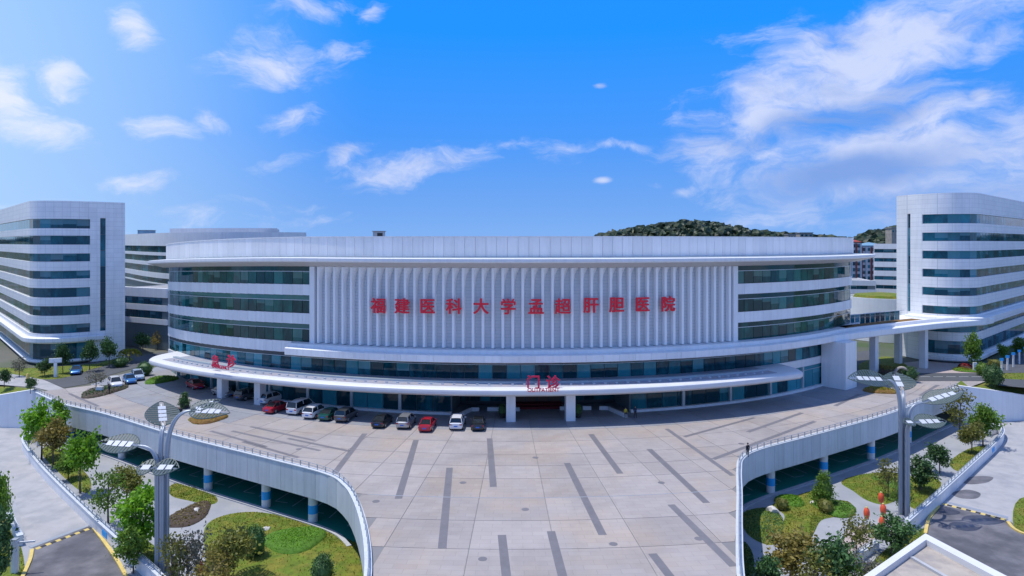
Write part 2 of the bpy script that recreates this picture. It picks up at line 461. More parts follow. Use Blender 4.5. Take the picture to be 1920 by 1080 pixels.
class MB:
    def __init__(self):
        self.v, self.f = [], []

    def add(self, vs, fs):
        n = len(self.v)
        self.v += [tuple(p) for p in vs]
        self.f += [tuple(i + n for i in q) for q in fs]
        return self

    def box(self, c, s, rz=0.0):
        hx, hy, hz = s[0] / 2, s[1] / 2, s[2] / 2
        ca, sa = math.cos(rz), math.sin(rz)
        vs = []
        for z in (-hz, hz):
            for (x, y) in ((-hx, -hy), (hx, -hy), (hx, hy), (-hx, hy)):
                vs.append((c[0] + x * ca - y * sa, c[1] + x * sa + y * ca, c[2] + z))
        return self.add(vs, [(3, 2, 1, 0), (4, 5, 6, 7), (0, 1, 5, 4), (1, 2, 6, 5), (2, 3, 7, 6), (3, 0, 4, 7)])

    def prism(self, poly, z0, z1):
        n = len(poly)
        a = sum(poly[i][0] * poly[(i + 1) % n][1] - poly[(i + 1) % n][0] * poly[i][1] for i in range(n))
        if a < 0:
            poly = poly[::-1]
        vs = [(x, y, z0) for x, y in poly] + [(x, y, z1) for x, y in poly]
        fs = [tuple(range(n - 1, -1, -1)), tuple(range(n, 2 * n))]
        fs += [(i, (i + 1) % n, n + (i + 1) % n, n + i) for i in range(n)]
        return self.add(vs, fs)

    def tube(self, pts, rad, n=8, cap=True):
        pts = [Vector(p) for p in pts]
        rads = rad if isinstance(rad, (list, tuple)) else [rad] * len(pts)
        vs, up = [], None
        for i, p in enumerate(pts):
            d = (pts[min(i + 1, len(pts) - 1)] - pts[max(i - 1, 0)]).normalized()
            if up is None:
                up = Vector((1, 0, 0)) if abs(d.x) < 0.9 else Vector((0, 1, 0))
            u = (up - d * up.dot(d)).normalized()
            w = d.cross(u)
            up = u
            for k in range(n):
                a = 2 * math.pi * k / n
                vs.append(p + (u * math.cos(a) + w * math.sin(a)) * rads[i])
        fs = []
        for i in range(len(pts) - 1):
            for k in range(n):
                fs.append((i * n + k, i * n + (k + 1) % n, (i + 1) * n + (k + 1) % n, (i + 1) * n + k))
        if cap:
            fs.append(tuple(range(n - 1, -1, -1)))
            fs.append(tuple(range((len(pts) - 1) * n, len(pts) * n)))
        return self.add(vs, fs)

    def lathe(self, prof, n=16, c=(0, 0, 0)):
        vs, fs = [], []
        for (r, z) in prof:
            for k in range(n):
                a = 2 * math.pi * k / n
                vs.append((c[0] + r * math.cos(a), c[1] + r * math.sin(a), c[2] + z))
        for i in range(len(prof) - 1):
            for k in range(n):
                fs.append((i * n + k, i * n + (k + 1) % n, (i + 1) * n + (k + 1) % n, (i + 1) * n + k))
        fs.append(tuple(range(n - 1, -1, -1)))
        fs.append(tuple(range((len(prof) - 1) * n, len(prof) * n)))
        return self.add(vs, fs)

    def sweep(self, path, prof, closed_path=False):
        """path: (x, y, nx, ny, dz); prof: closed loop of (offset along the normal, z)."""
        m, n = len(prof), len(path)
        vs = [(x + nx * o, y + ny * o, z + dz) for (x, y, nx, ny, dz) in path for (o, z) in prof]
        fs = []
        for i in range(n if closed_path else n - 1):
            j = (i + 1) % n
            for k in range(m):
                fs.append((i * m + k, j * m + k, j * m + (k + 1) % m, i * m + (k + 1) % m))
        if not closed_path:
            fs.append(tuple(range(m - 1, -1, -1)))
            fs.append(tuple(range((n - 1) * m, n * m)))
        return self.add(vs, fs)

    def build(self, name, m, parent=None, loc=None, rz=0.0, smooth=False, fix=True):
        me = bpy.data.meshes.new(name)
        me.from_pydata(self.v, [], self.f)
        if fix:
            bm = bmesh.new()
            bm.from_mesh(me)
            bmesh.ops.recalc_face_normals(bm, faces=bm.faces)
            bm.to_mesh(me)
            bm.free()
        me.materials.append(MATS[m] if isinstance(m, str) else m)
        if smooth:
            me.polygons.foreach_set('use_smooth', [True] * len(me.polygons))
            me.set_sharp_from_angle(angle=R(38))
        o = bpy.data.objects.new(name, me)
        COL.objects.link(o)
        if parent is not None:
            o.parent = parent
        if loc is not None:
            o.location = loc
        o.rotation_euler.z = rz
        return o


def tag(o, label=None, cat=None, group=None, kind=None):
    if label:
        o['label'] = label
    if cat:
        o['category'] = cat
    if group:
        o['group'] = group
    if kind:
        o['kind'] = kind
    return o


def thing(name, label, cat, loc=(0, 0, 0), rz=0.0, group=None):
    o = bpy.data.objects.new(name, None)
    o.empty_display_size = 0.5
    COL.objects.link(o)
    o.location = loc
    o.rotation_euler.z = rz
    return tag(o, label, cat, group)


def copy_tree(o, parent=None, mats=None):
    c = o.copy()
    COL.objects.link(c)
    c.parent = parent
    for ch in o.children:
        copy_tree(ch, c)
    return c


_unit = {}


def unit_box(m):
    if m not in _unit:
        b = MB().box((0, 0, 0), (1, 1, 1))
        me = bpy.data.meshes.new('panel_' + m)
        me.from_pydata(b.v, [], b.f)
        me.materials.append(MATS[m])
        _unit[m] = me
    return _unit[m]


def piece(name, m, parent, c, s, rz=0.0):
    """One box-shaped piece sharing its mesh with all pieces of that material."""
    o = bpy.data.objects.new(name, unit_box(m))
    COL.objects.link(o)
    if parent is not None:
        o.parent = parent
        c = Vector(c) - Vector(parent.location) if parent.parent is None else c
    o.location = c
    o.scale = s
    o.rotation_euler.z = rz
    return o


def pol(r, tdeg):
    a = R(tdeg)
    return (CX + r * math.sin(a), CY - r * math.cos(a))


def zo(t):
    """The building's left end steps gently down."""
    u = max(0.0, (-21.0 - t) / 33.0)
    return -1.25 * u ** 1.5 if u > 0 else 0.0


def arc(r, t0, t1, step=1.0, flat=False):
    n = max(2, int(abs(t1 - t0) / step) + 1)
    out = []
    for i in range(n + 1):
        t = t0 + (t1 - t0) * i / n
        x, y = pol(r, t)
        out.append((x, y, math.sin(R(t)), -math.cos(R(t)), 0.0 if flat else zo(t)))
    return out


def gp(px, py, z=0.0):
    """Photo pixel of a point known to lie on the level z -> its place on that level."""
    d = (CAM_H - z) * F_PX / (py - HZ)
    return ((px - 960) * d / F_PX, d)


def tiles_arc(parent, name, r, t0, t1, z0, z1, width, gap, thick, m, skip=None, flat=False):
    n = max(1, round(abs(t1 - t0) * R(1) * r / width))
    out = []
    for i in range(n):
        t = t0 + (t1 - t0) * (i + 0.5) / n
        if skip and skip(t):
            continue
        w = 2 * r * math.sin(R(abs(t1 - t0) / n / 2)) - gap
        x, y = pol(r - thick / 2, t)
        out.append(piece(name, m, parent, (x, y, (z0 + z1) / 2 + (0 if flat else zo(t))), (w, thick, z1 - z0), R(t)))
    return out


def path_of(pts, closed=False):
    """XY polyline -> path with normals on the right of the walking direction."""
    n = len(pts)
    out = []
    for i in range(n):
        a = pts[(i - 1) % n] if (closed or i > 0) else pts[i]
        b = pts[(i + 1) % n] if (closed or i < n - 1) else pts[i]
        dx, dy = b[0] - a[0], b[1] - a[1]
        l = math.hypot(dx, dy) or 1
        out.append((pts[i][0], pts[i][1], dy / l, -dx / l, 0.0))
    return out


def resample(pts, step):
    out, acc = [pts[0]], 0.0
    for a, b in zip(pts, pts[1:]):
        l = math.hypot(b[0] - a[0], b[1] - a[1])
        while acc + l >= step and l > 0:
            k = (step - acc) / l
            a = (a[0] + (b[0] - a[0]) * k, a[1] + (b[1] - a[1]) * k)
            out.append(a)
            l = math.hypot(b[0] - a[0], b[1] - a[1])
            acc = 0.0
        acc += l
    return out


def tiles_path(parent, name, pts, z0, z1, width, gap, off, thick, m, side=1):
    q = resample(pts, width)
    out = []
    for a, b in zip(q, q[1:]):
        dx, dy = b[0] - a[0], b[1] - a[1]
        l = math.hypot(dx, dy)
        nx, ny = dy / l * side, -dx / l * side
        cx, cy = (a[0] + b[0]) / 2 + nx * (off - thick / 2), (a[1] + b[1]) / 2 + ny * (off - thick / 2)
        out.append(piece(name, m, parent, (cx, cy, (z0 + z1) / 2), (l - gap, thick, z1 - z0), math.atan2(dy, dx)))
    return out


def smooth_line(pts, n=8, closed=False):
    out, m = [], len(pts)
    rng = range(m) if closed else range(m - 1)
    for i in rng:
        p0 = pts[(i - 1) % m] if (closed or i > 0) else pts[i]
        p1, p2 = pts[i], pts[(i + 1) % m]
        p3 = pts[(i + 2) % m] if (closed or i + 2 < m) else p2
        for k in range(n):
            t = k / n
            out.append(tuple(0.5 * ((2 * p1[j]) + (-p0[j] + p2[j]) * t + (2 * p0[j] - 5 * p1[j] + 4 * p2[j] - p3[j]) * t * t + (-p0[j] + 3 * p1[j] - 3 * p2[j] + p3[j]) * t ** 3) for j in (0, 1)))
    if not closed:
        out.append(pts[-1])
    return out


def offset_line(pts, d):
    return [(x + nx * d, y + ny * d) for (x, y, nx, ny, _) in path_of(pts)]


def tile_mat(name, src, w, h):
    """White wall tiles with fine grey joints."""
    m = MATS[src].copy()
    m.name = name
    t = m.node_tree
    b = t.nodes['Principled BSDF']
    col = b.inputs['Base Color'].links[0].from_socket
    g = nd(t, 'ShaderNodeNewGeometry')
    sp = nd(t, 'ShaderNodeSeparateXYZ')
    t.links.new(g.outputs['Position'], sp.inputs[0])
    u = mth(t, 'ADD', mth(t, 'MULTIPLY', sp.outputs[0], 0.9), mth(t, 'MULTIPLY', sp.outputs[1], 0.45))
    br = nd(t, 'ShaderNodeTexBrick')
    t.links.new(comb(t, u, sp.outputs[2], 0.0), br.inputs['Vector'])
    br.offset = 0.0
    br.inputs['Color1'].default_value = (1, 1, 1, 1)
    br.inputs['Color2'].default_value = (0.94, 0.945, 0.95, 1)
    br.inputs['Mortar'].default_value = (0.72, 0.74, 0.77, 1)
    br.inputs['Scale'].default_value = 1.0
    br.inputs['Mortar Size'].default_value = 0.03
    br.inputs['Brick Width'].default_value = w
    br.inputs['Row Height'].default_value = h
    t.links.new(mixc(t, 1.0, col, br.outputs['Color'], 'MULTIPLY'), b.inputs['Base Color'])
    MATS[name] = m


tile_mat('wing_tile', 'white_wall', 1.5, 0.95)

# ================================================================ GROUND AND PLAZA
LOW = -6.0
edge_l = smooth_line([(-79.7, 109.8), (-69, 101.2), (-58.3, 94.9), (-43.2, 84.7), (-28.4, 75.9), (-19.8, 70.6), (-16.9, 67.3), (-15.0, 63.6), (-13.0, 58.3), (-11.3, 52.5), (-10.2, 47.0), (-9.5, 40.0)], 8)
edge_r = smooth_line([(76.2, 112.6), (67.8, 106.0), (56.6, 96.9), (48.3, 91.0), (37.9, 84.2), (29.5, 78.8), (26.2, 75.4), (24.4, 71.2), (22.2, 64.7), (19.3, 56.4), (16.9, 49.2), (14.9, 42.0)], 8)


def to_pol(p):
    dx, dy = p[0] - CX, CY - p[1]
    return math.degrees(math.atan2(dx, dy)), math.hypot(dx, dy)


EDGE = sorted([to_pol(p) for p in edge_l] + [to_pol(p) for p in edge_r])
EDGE = [(t, r) for t, r in EDGE]


def r_edge(t):
    if t <= EDGE[0][0]:
        return EDGE[0][1]
    for (a, ra), (b, rb) in zip(EDGE, EDGE[1:]):
        if a <= t <= b:
            return ra + (rb - ra) * (t - a) / max(b - a, 1e-6)
    return EDGE[-1][1]


# upper ground (street level) and lower ground (sunken gardens)
front = [(-3000, 118.5), (-300, 118.5), (-92, 118), (-84.5, 113), (-79.7, 110.2)] + [pol(96, t) for t in range(-46, 48, 4)] + [(76.2, 113.0), (82, 119.5), (95, 123.0), (300, 124.5), (3000, 124.5)]
g = MB().prism(front + [(3000, 5000), (-3000, 5000)], -1.2, -0.09).build('ground', 'terrain')
tag(g, kind='structure')
g = MB().prism([(-300, -80), (300, -80), (300, 126), (-300, 126)], LOW - 0.5, LOW).build('lower_ground', 'garden_paving')
tag(g, kind='structure')

# the deck of the plaza: one slab, its stone paving laid on it piece by piece
T0, T1 = -49.0, 49.0
ts = [T0 + (T1 - T0) * i / 196 for i in range(197)]
deck = MB()
poly = [pol(r_edge(t), t) for t in ts] + [pol(66, t) for t in reversed(ts)]
deck.prism(poly, -0.75, -0.035)
plaza = tag(deck.build('plaza', 'joint_dark'), kind='structure')
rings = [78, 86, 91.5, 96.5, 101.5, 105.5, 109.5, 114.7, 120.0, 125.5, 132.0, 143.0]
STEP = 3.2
nseg = 31
tt0 = -49.6
for i in range(nseg):
    a, b = tt0 + i * STEP, tt0 + (i + 1) * STEP
    a, b = max(a, T0), min(b, T1)
    for r0, r1 in zip(rings, rings[1:]):
        gap_t = 0.03 / r0 / R(1)
        k = 6
        tl = [a + gap_t + (b - a - 2 * gap_t) * j / k for j in range(k + 1)]
        outer = [min(r1 - 0.03, r_edge(t) - 0.05) for t in tl]
        ok = [o > r0 + 0.25 for o in outer]
        if not any(ok):
            continue
        tl2 = [t for t, q in zip(tl, ok) if q]
        o2 = [o for o, q in zip(outer, ok) if q]
        if len(tl2) < 2:
            continue
        pl = [pol(o, t) for t, o in zip(tl2, o2)] + [pol(r0 + 0.03, t) for t in reversed(tl2)]
        MB().prism(pl, -0.034, 0.0).build('paving_slab', 'bluish_stone' if (r1 < 92 or (a < -27 and r1 < 97)) else 'plaza_stone', plaza)

strips = [  # dark granite bars let into the paving: photo pixels of both ends, width in metres
    (780, 825, 747, 935, .72), (843, 877, 829, 1028, .72), (918, 822, 925, 913, .72), (1063, 868, 1130, 1003, .72), (1108, 814, 1163, 888, .72),
    (1217, 842, 1325, 943, .72), (1258, 946, 1376, 1062, .72), (941, 1003, 950, 1085, .72), (1033, 996, 1056, 1085, .72), (1223, 1038, 1262, 1088, .72),
    (684, 813, 626, 889, .72), (1250, 804, 1374, 892, .6), (1283, 819, 1415, 783, .55), (1402, 810, 1504, 774, .6), (1337, 861, 1528, 790, .6),
    (1566, 761, 1612, 739, .6), (1725, 742, 1758, 722, .6), (435, 808, 600, 845, .5), (470, 800, 590, 826, .5), (540, 822, 655, 846, .5), (455, 828, 560, 858, .5), (395, 808, 500, 838, .5), (130, 738, 185, 762, .5)]
for (x0, y0, x1, y1, w) in strips:
    (ax, ay), (bx, by) = gp(x0, y0), gp(x1, y1)
    l = math.hypot(bx - ax, by - ay)
    rz = math.atan2(by - ay, bx - ax)
    o = piece('paving_strip', 'strip_dark', None, ((ax + bx) / 2, (ay + by) / 2, -0.004), (l, w, 0.018), rz)
    o.parent = plaza
# cast covers of the drains below the paving
for (px, py) in ((705, 940), (868, 905), (1004, 858), (1240, 905), (1150, 1020), (905, 1048), (770, 862), (1390, 832), (560, 842), (1310, 1010), (985, 955)):
    x, y = gp(px, py)
    MB().lathe([(.36, -.01), (.36, .008)], 18, (x, y, 0)).build('drain_cover', 'strip_dark', plaza)
# thin drain line that rings the plaza
MB().sweep(arc(114.72, -7.2, 11.0, 0.5, True), [(-0.06, -0.01), (0.06, -0.01), (0.06, 0.006), (-0.06, 0.006)]).build('drain_channel', 'rail_grey', plaza)

# parapets round the deck: fascia panels, coping, railing
for side, line, where in ((-1, edge_l, 'left garden court with the lawn and white boulders'), (1, edge_r, 'right garden court with the red lanterns')):
    w = thing('deck_parapet', f'long curved white parapet with grey railing above the {where.split(" court")[0]} court', 'parapet', (line[20][0], line[20][1], 0))
    pts = line
    p = path_of(pts)
    s = -side  # outward is away from the plaza
    pp = [(x, y, nx * s * -1, ny * s * -1, 0) for (x, y, nx, ny, _) in p] if side == 1 else [(x, y, nx, ny, 0) for (x, y, nx, ny, _) in p]
    # make sure normals point outward
    out = []
    for (x, y, nx, ny, _) in pp:
        t, r = to_pol((x, y))
        t2, r2 = to_pol((x + nx * 0.5, y + ny * 0.5))
        if r2 < r_edge(t2):
            nx, ny = -nx, -ny
        out.append((x, y, nx, ny, 0))
    pp = out
    loc = Vector(w.location)

    def shift(path):
        return [(x - loc.x, y - loc.y, nx, ny, dz) for (x, y, nx, ny, dz) in path]
    MB().sweep(shift(pp), [(0.0, -2.9), (0.40, -2.9), (0.40, 0.22), (0.0, 0.22)]).build('wall', 'white_wall', w)
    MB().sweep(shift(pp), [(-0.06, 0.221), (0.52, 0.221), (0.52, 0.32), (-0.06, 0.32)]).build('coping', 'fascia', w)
    sg = 1 if side == -1 else -1
    opts = [(x + nx * 0.4, y + ny * 0.4) for (x, y, nx, ny, _) in pp]
    # is the outward normal on the right of the walking direction?
    dx, dy = opts[1][0] - opts[0][0], opts[1][1] - opts[0][1]
    rs = 1 if (dy * pp[0][2] - dx * pp[0][3]) > 0 else -1
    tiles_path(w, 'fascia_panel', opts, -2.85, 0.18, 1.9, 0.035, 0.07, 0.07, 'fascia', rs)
    q = path_of(resample([(x + nx * 0.2, y + ny * 0.2) for (x, y, nx, ny, _) in pp], 1.35))
    rail = MB()
    for z in (0.62, 0.88):
        rail.tube([(x - loc.x, y - loc.y, z) for (x, y, *_r) in q], 0.035, 6)
    rail.build('hand_rail', 'rail_grey', w)
    for (x, y, nx, ny, _) in q:
        piece('railing_post', 'rail_grey', w, (x, y, 0.59), (0.09, 0.09, 0.56), math.atan2(ny, nx))

# retaining walls where the street stands above the ramps
for nm, pts, zs in (('left', [(-79.9, 109.9), (-88, 110.6), (-120, 110.6), (-300, 110.6)], [0.5, -0.9, -1.6, -1.6]), ('right', [(76.4, 112.9), (82, 113.5), (92, 115.2), (300, 116.8)], [0.5, -0.3, -2.0, -2.0])):
    m = MB()
    n = len(pts)
    vs, fs = [], []
    for (x, y), z in zip(pts, zs):
        vs += [(x, y - 0.4, LOW), (x, y - 0.4, z), (x, y + 0.5, z), (x, y + 0.5, LOW)]
    for i in range(n - 1):
        for k in range(4):
            fs.append((i * 4 + k, i * 4 + 4 + k, i * 4 + 4 + (k + 1) % 4, i * 4 + (k + 1) % 4))
    m.add(vs, fs)
    tag(m.build('retaining_wall', 'white_wall'), 'tall plain white retaining wall at the head of the ' + ('ramp near the bright green garden trees' if nm == 'left' else 'ramp below the street hedge'), 'wall')

# grassy banks between those walls and the street
for nm, fr, bk in (('l', [(-79.9, 110.35, .3), (-88, 111.05, -1.0), (-120, 111.05, -1.7), (-300, 111.05, -1.7)], [(-79.9, 110.5, -.1), (-86, 114, -.1), (-120, 119, -.1), (-300, 119, -.1)]), ('r', [(76.4, 113.35, .3), (82, 113.95, -.4), (92, 115.65, -2.1), (300, 117.25, -2.1)], [(76.4, 113.5, -.1), (82.2, 119.8, -.1), (95, 123.4, -.1), (300, 125, -.1)])):
    n = len(fr)
    tag(MB().add(fr + bk, [(i, i + 1, n + i + 1, n + i) for i in range(n - 1)]).build('bank', 'grass_ground', smooth=True), kind='structure')

# undercroft car park below the deck
gt = [T0 + 0.5 + (T1 - T0 - 1) * i / 120 for i in range(121)]
gf = MB().prism([pol(min(r_edge(t) - 0.55, 117), t) for t in gt] + [pol(86, t) for t in reversed(gt)], LOW + 0.002, LOW + 0.03)
tag(gf.build('garage_floor', 'epoxy_green'), kind='structure')
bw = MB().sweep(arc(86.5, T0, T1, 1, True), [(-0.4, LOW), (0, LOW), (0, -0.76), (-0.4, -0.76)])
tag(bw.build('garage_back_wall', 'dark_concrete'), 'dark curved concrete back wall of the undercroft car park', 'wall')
kb = MB()
for a, b in ((T0 + 1, -8.4), (11.6, T1 - 1)):
    pa = []
    n = 80
    for i in range(n + 1):
        t = a + (b - a) * i / n
        x, y = pol(r_edge(t), t)
        pa.append((x, y))
    q = path_of(pa)
    kb.sweep(q, [(-0.25, LOW), (0.25, LOW), (0.25, LOW + 0.16), (-0.25, LOW + 0.16)])
tag(kb.build('kerb', 'concrete'), kind='structure')
pm = MB()
for (a, b) in ((-44, -9.5), (12.5, 44)):
    n = int((b - a) / 1.55)
    for i in range(n + 1):
        t = a + (b - a) * i / n
        re = r_edge(t)
        if re > 112:
            continue
        (x0, y0), (x1, y1) = pol(re - 7.6, t), pol(re - 2.4, t)
        pm.box(((x0 + x1) / 2, (y0 + y1) / 2, LOW + 0.036), (0.13, 5.2, 0.006), R(t))
        if i % 2 == 0:
            x, y = pol(re - 2.4, t + 0.5)
            pm.box((x, y, LOW + 0.036), (1.6, 0.10, 0.006), R(t))
tag(pm.build('parking_lines', 'paint_white'), kind='structure')

cols = [(-41.5, 'seen behind the tall garden trees'), (-33.5, 'next to the leaf shaped solar lamp'), (-21.6, 'between lamp and lawn'), (-15.8, 'facing the small round flower bed'), (-11.8, 'facing the lawn with boulders'),
        (18.2, 'nearest the curved deck corner above the lantern garden'), (24.4, 'facing the conical tree'), (31.2, 'facing the oval lawn'), (38.4, 'where the garden path reaches the car park')]
for t, wh in cols:
    x, y = pol(r_edge(t) - 0.75, t)
    side = 'left' if t < 0 else 'right'
    c = thing('garage_column', f'white round car park column with blue band, {wh}', 'column', (x, y, LOW), R(t), f'blue banded columns of the undercroft')
    MB().lathe([(0.52, 0.03), (0.52, 5.3)], 20).build('shaft', 'white_wall', c, smooth=True)
    MB().lathe([(0.535, .95), (0.535, 1.9)], 20).build('blue_band', 'paint_blue', c, smooth=True)

# ================================================================ MAIN HOSPITAL BUILDING
TL, TR, RL, RR = -54.0, 51.0, -21.2, 24.3        # ends of the facade and of the ribbed wall, degrees
RF = 84.0
B = thing('hospital_building', 'long curved white hospital block with ribbed central wall and red lettering', 'building', (0, 95, 0))


def part(mb, name, m, smooth=False, parent=B):
    off = Vector(B.location)
    mb.v = [(x - off.x, y - off.y, z - off.z) for (x, y, z) in mb.v]
    return mb.build(name, m, parent, smooth=smooth)


# dark core behind glass and joints
part(MB().sweep(arc(RF - 0.33, TL, TR, 1), [(-7.5, 5.15), (0, 5.15), (0, 22.6), (-7.5, 22.6)]), 'core_wall', 'frame_mid')
for (a, b) in ((TL, -6.0), (12.0, 42.0)):
    part(MB().sweep(arc(RF - 0.33, a, b, 1), [(-7.0, 0.0), (0, 0.0), (0, 5.16), (-7.0, 5.16)]), 'ground_floor_wall', 'frame_mid')
part(MB().sweep(arc(RF - 0.3, TL, TR, 1), [(-28, 23.0), (0, 23.0), (0, 24.4), (-28, 24.4)]), 'roof', 'roof_grey')
part(MB().sweep(arc(RF - 27, TL, TR, 2), [(-0.6, 0), (0, 0), (0, 24.2), (-0.6, 24.2)]), 'rear_wall', 'white_wall')
for t in (TL, TR):
    (x0, y0), (x1, y1) = pol(RF - 0.2, t), pol(RF - 27.4, t)
    part(MB().box(((x0 + x1) / 2, (y0 + y1) / 2, 12.0 + zo(t) / 2), (0.35, 27.2, 24.0), R(t)), 'end_wall', 'white_wall')
# window rows: storey sill and head heights
rows = [(18.55, 21.35), (14.10, 16.90), (9.68, 12.45)]
BAYS = ((TL, RL - 0.15, 'left'), (RR + 0.15, TR, 'right'))
for (z0, z1) in rows:
    for (a, b, _) in BAYS:
        tiles_arc(B, 'window_pane', RF - 0.20, a + .1, b - .1, z0, z1 - 0.82, 2.0, 0.09, 0.08, 'glass_main')
        part(MB().sweep(arc(RF - 0.20, a + .1, b - .1, 1), [(-0.02, z1 - 0.74), (0, z1 - 0.74), (0, z1), (-0.02, z1)]), 'top_light', 'glass_main')
        part(MB().sweep(arc(RF - 0.12, a, b, 1), [(-0.2, z1 - 0.83), (0, z1 - 0.83), (0, z1 - 0.735), (-0.2, z1 - 0.735)]), 'transom', 'frame_pale')
# white spandrel bands
for (z0, z1) in ((16.90, 18.55), (12.45, 14.10)):
    for (a, b, _) in BAYS:
        part(MB().sweep(arc(RF - 0.06, a, b, 1), [(-0.5, z0 + .01), (0, z0 + .01), (0, z1 - .01), (-0.5, z1 - .01)]), 'spandrel_band', 'concrete')
        tiles_arc(B, 'cladding_panel', RF + 0.02, a, b, z0, z1, 2.0, 0.03, 0.09, 'white_panel')
tiles_arc(B, 'cladding_panel', RF + 0.02, TL, RL - 3.0, 7.92, 9.66, 2.0, 0.03, 0.09, 'white_panel')
part(MB().sweep(arc(RF - 0.06, TL, RL - 1, 1), [(-0.5, 7.94), (0, 7.94), (0, 9.64), (-0.5, 9.64)]), 'spandrel_band', 'concrete')
# second storey glass, all round
tiles_arc(B, 'window_pane', RF - 0.20, TL + .1, 41.6, 5.25, 7.25, 2.05, 0.10, 0.08, 'glass_low')
part(MB().sweep(arc(RF - 0.20, TL, 42, 1), [(-0.02, 7.33), (0, 7.33), (0, 7.93), (-0.02, 7.93)]), 'top_light', 'frame_dark')
part(MB().sweep(arc(RF - 0.12, TL, 42, 1), [(-0.2, 7.25), (0, 7.25), (0, 7.33), (-0.2, 7.33)]), 'transom', 'frame_pale')
# ground storey: plinth, glass, spandrel
for (a, b) in ((TL, -6.0), (12.0, 41.8)):
    part(MB().sweep(arc(RF + 0.35, a, b, 1), [(-0.9, 0.0), (0, 0.0), (0, 0.36), (-0.9, 0.36)]), 'plinth', 'white_wall')
    tiles_arc(B, 'window_pane', RF - 0.20, a + .1, b - .1, 0.37, 3.25, 2.6, 0.12, 0.08, 'glass_low')
    part(MB().sweep(arc(RF - 0.20, a, b, 1), [(-0.02, 3.33), (0, 3.33), (0, 4.0), (-0.02, 4.0)]), 'top_light', 'glass_low')
    part(MB().sweep(arc(RF - 0.12, a, b, 1), [(-0.2, 3.25), (0, 3.25), (0, 3.335), (-0.2, 3.335)]), 'transom', 'frame_pale')
    n = int((b - a) / 5.2)
    for i in range(1, n):
        x, y = pol(RF - 0.15, a + (b - a) * i / n)
        piece('pilaster', 'frame_pale', B, (x, y, 2.19 + zo(a + (b - a) * i / n)), (0.45, 0.5, 3.62), R(a + (b - a) * i / n))
part(MB().sweep(arc(RF, -6.2, 42, 1), [(-0.6, 4.0), (0, 4.0), (0, 5.24), (-0.6, 5.24)]), 'storey_band', 'white_panel')
part(MB().sweep(arc(RF, TL, -6.2, 1), [(-0.6, 4.0), (0, 4.0), (0, 5.24), (-0.6, 5.24)]), 'storey_band', 'white_panel')

# ribbed wall: louvred back, plain frame, 46 flared fins
part(MB().sweep(arc(RF - 0.25, RL, RR, .5), [(-0.3, 9.6), (0, 9.6), (0, 21.4), (-0.3, 21.4)]), 'ribbed_back_wall', 'louvre_grey')
lv = MB()
for k in range(24):
    z = 9.75 + k * 0.485
    lv.sweep(arc(RF - 0.20, RL, RR, 1), [(-0.06, z), (0, z), (0, z + 0.06), (-0.06, z + 0.06)])
part(lv, 'louvre_lines', 'frame_pale')
for t in (RL - 0.02, RR + 0.02):
    x, y = pol(RF + 0.05, t)
    piece('edge_frame', 'white_panel', B, (x, y, 15.5), (0.9, 0.9, 11.7), R(t))
NF = 46
fin = None
for i in range(NF):
    t = RL + (RR - RL) * (i + 0.75) / (NF + 0.5)
    if fin is None:
        f = MB()
        # plan: a slim blade that leans; towards the top its right edge flares to the next blade
        zs = [(9.75, 0.0), (18.6, 0.0), (19.6, 0.10), (20.4, 0.34), (21.0, 0.72), (21.36, 0.98)]
        vs, fs = [], []
        for (z, fl) in zs:
            vs += [(-0.26, 0.22, z), (-0.19, -0.46, z), (0.16, -0.50, z), (0.30 + fl * 0.72, 0.22 - 0.0 * fl, z)]
        for k in range(len(zs) - 1):
            for q in range(4):
                fs.append((k * 4 + q, k * 4 + (q + 1) % 4, k * 4 + 4 + (q + 1) % 4, k * 4 + 4 + q))
        fs += [(3, 2, 1, 0), tuple(len(vs) - 4 + q for q in range(4))]
        fin = f.add(vs, fs).build('fin', 'fin_white', B, smooth=False)
        o = fin
    else:
        o = fin.copy()
        COL.objects.link(o)
    x, y = pol(RF, t)
    o.location = Vector((x, y, 0)) - Vector(B.location)
    o.rotation_euler.z = R(t)

# eave and parapet
part(MB().sweep(arc(RF, -57.2, 56.4, 1), [(-1.5, 21.4), (0.35, 21.4), (3.0, 22.15), (3.12, 22.3), (3.12, 22.7), (2.9, 22.78), (-1.5, 22.78)]), 'eave', 'white_panel')
part(MB().sweep(arc(RF, -57.0, 56.2, 1), [(-1.2, 21.37), (0.34, 21.37), (2.9, 22.10), (2.9, 22.14), (0.36, 21.40), (-1.2, 21.40)]), 'soffit', 'soffit')
part(MB().sweep(arc(RF + 0.25, TL - 2, TR + 2, 1), [(-1.0, 22.781), (1.0, 22.781), (1.0, 22.92), (-1.0, 22.92)]), 'gutter', 'frame_pale')
part(MB().sweep(arc(RF + 0.3, TL, TR, 1), [(-0.7, 22.9), (-0.05, 22.9), (-0.05, 25.86), (-0.7, 25.86)]), 'parapet_backing', 'concrete')
tiles_arc(B, 'cladding_panel', RF + 0.36, TL, TR, 22.95, 25.80, 1.55, 0.035, 0.09, 'white_panel')
part(MB().sweep(arc(RF + 0.4, TL, TR, 1), [(-0.9, 25.81), (0.03, 25.81), (0.03, 25.95), (-0.9, 25.95)]), 'coping', 'white_wall')

# broad white ledge under the ribbed wall, running on to the bridge
part(MB().sweep(arc(RF, -23.6, 42.5, 1), [(-0.6, 7.95), (2.3, 7.95), (2.45, 8.05), (2.45, 9.0), (2.3, 9.08), (1.55, 9.12), (1.45, 9.62), (-0.6, 9.66)]), 'ledge', 'white_wall')
tiles_arc(B, 'ledge_panel', RF + 2.50, -23.5, 42.4, 8.07, 8.98, 2.4, 0.03, 0.06, 'white_panel')

# curved entrance canopy
CT0, CT1 = -49.3, 31.5


def canopy_path():
    out = []
    for (x, y, nx, ny, dz) in arc(RF, CT0, CT1, 0.5):
        out.append((x, y, nx, ny, dz))
    return out


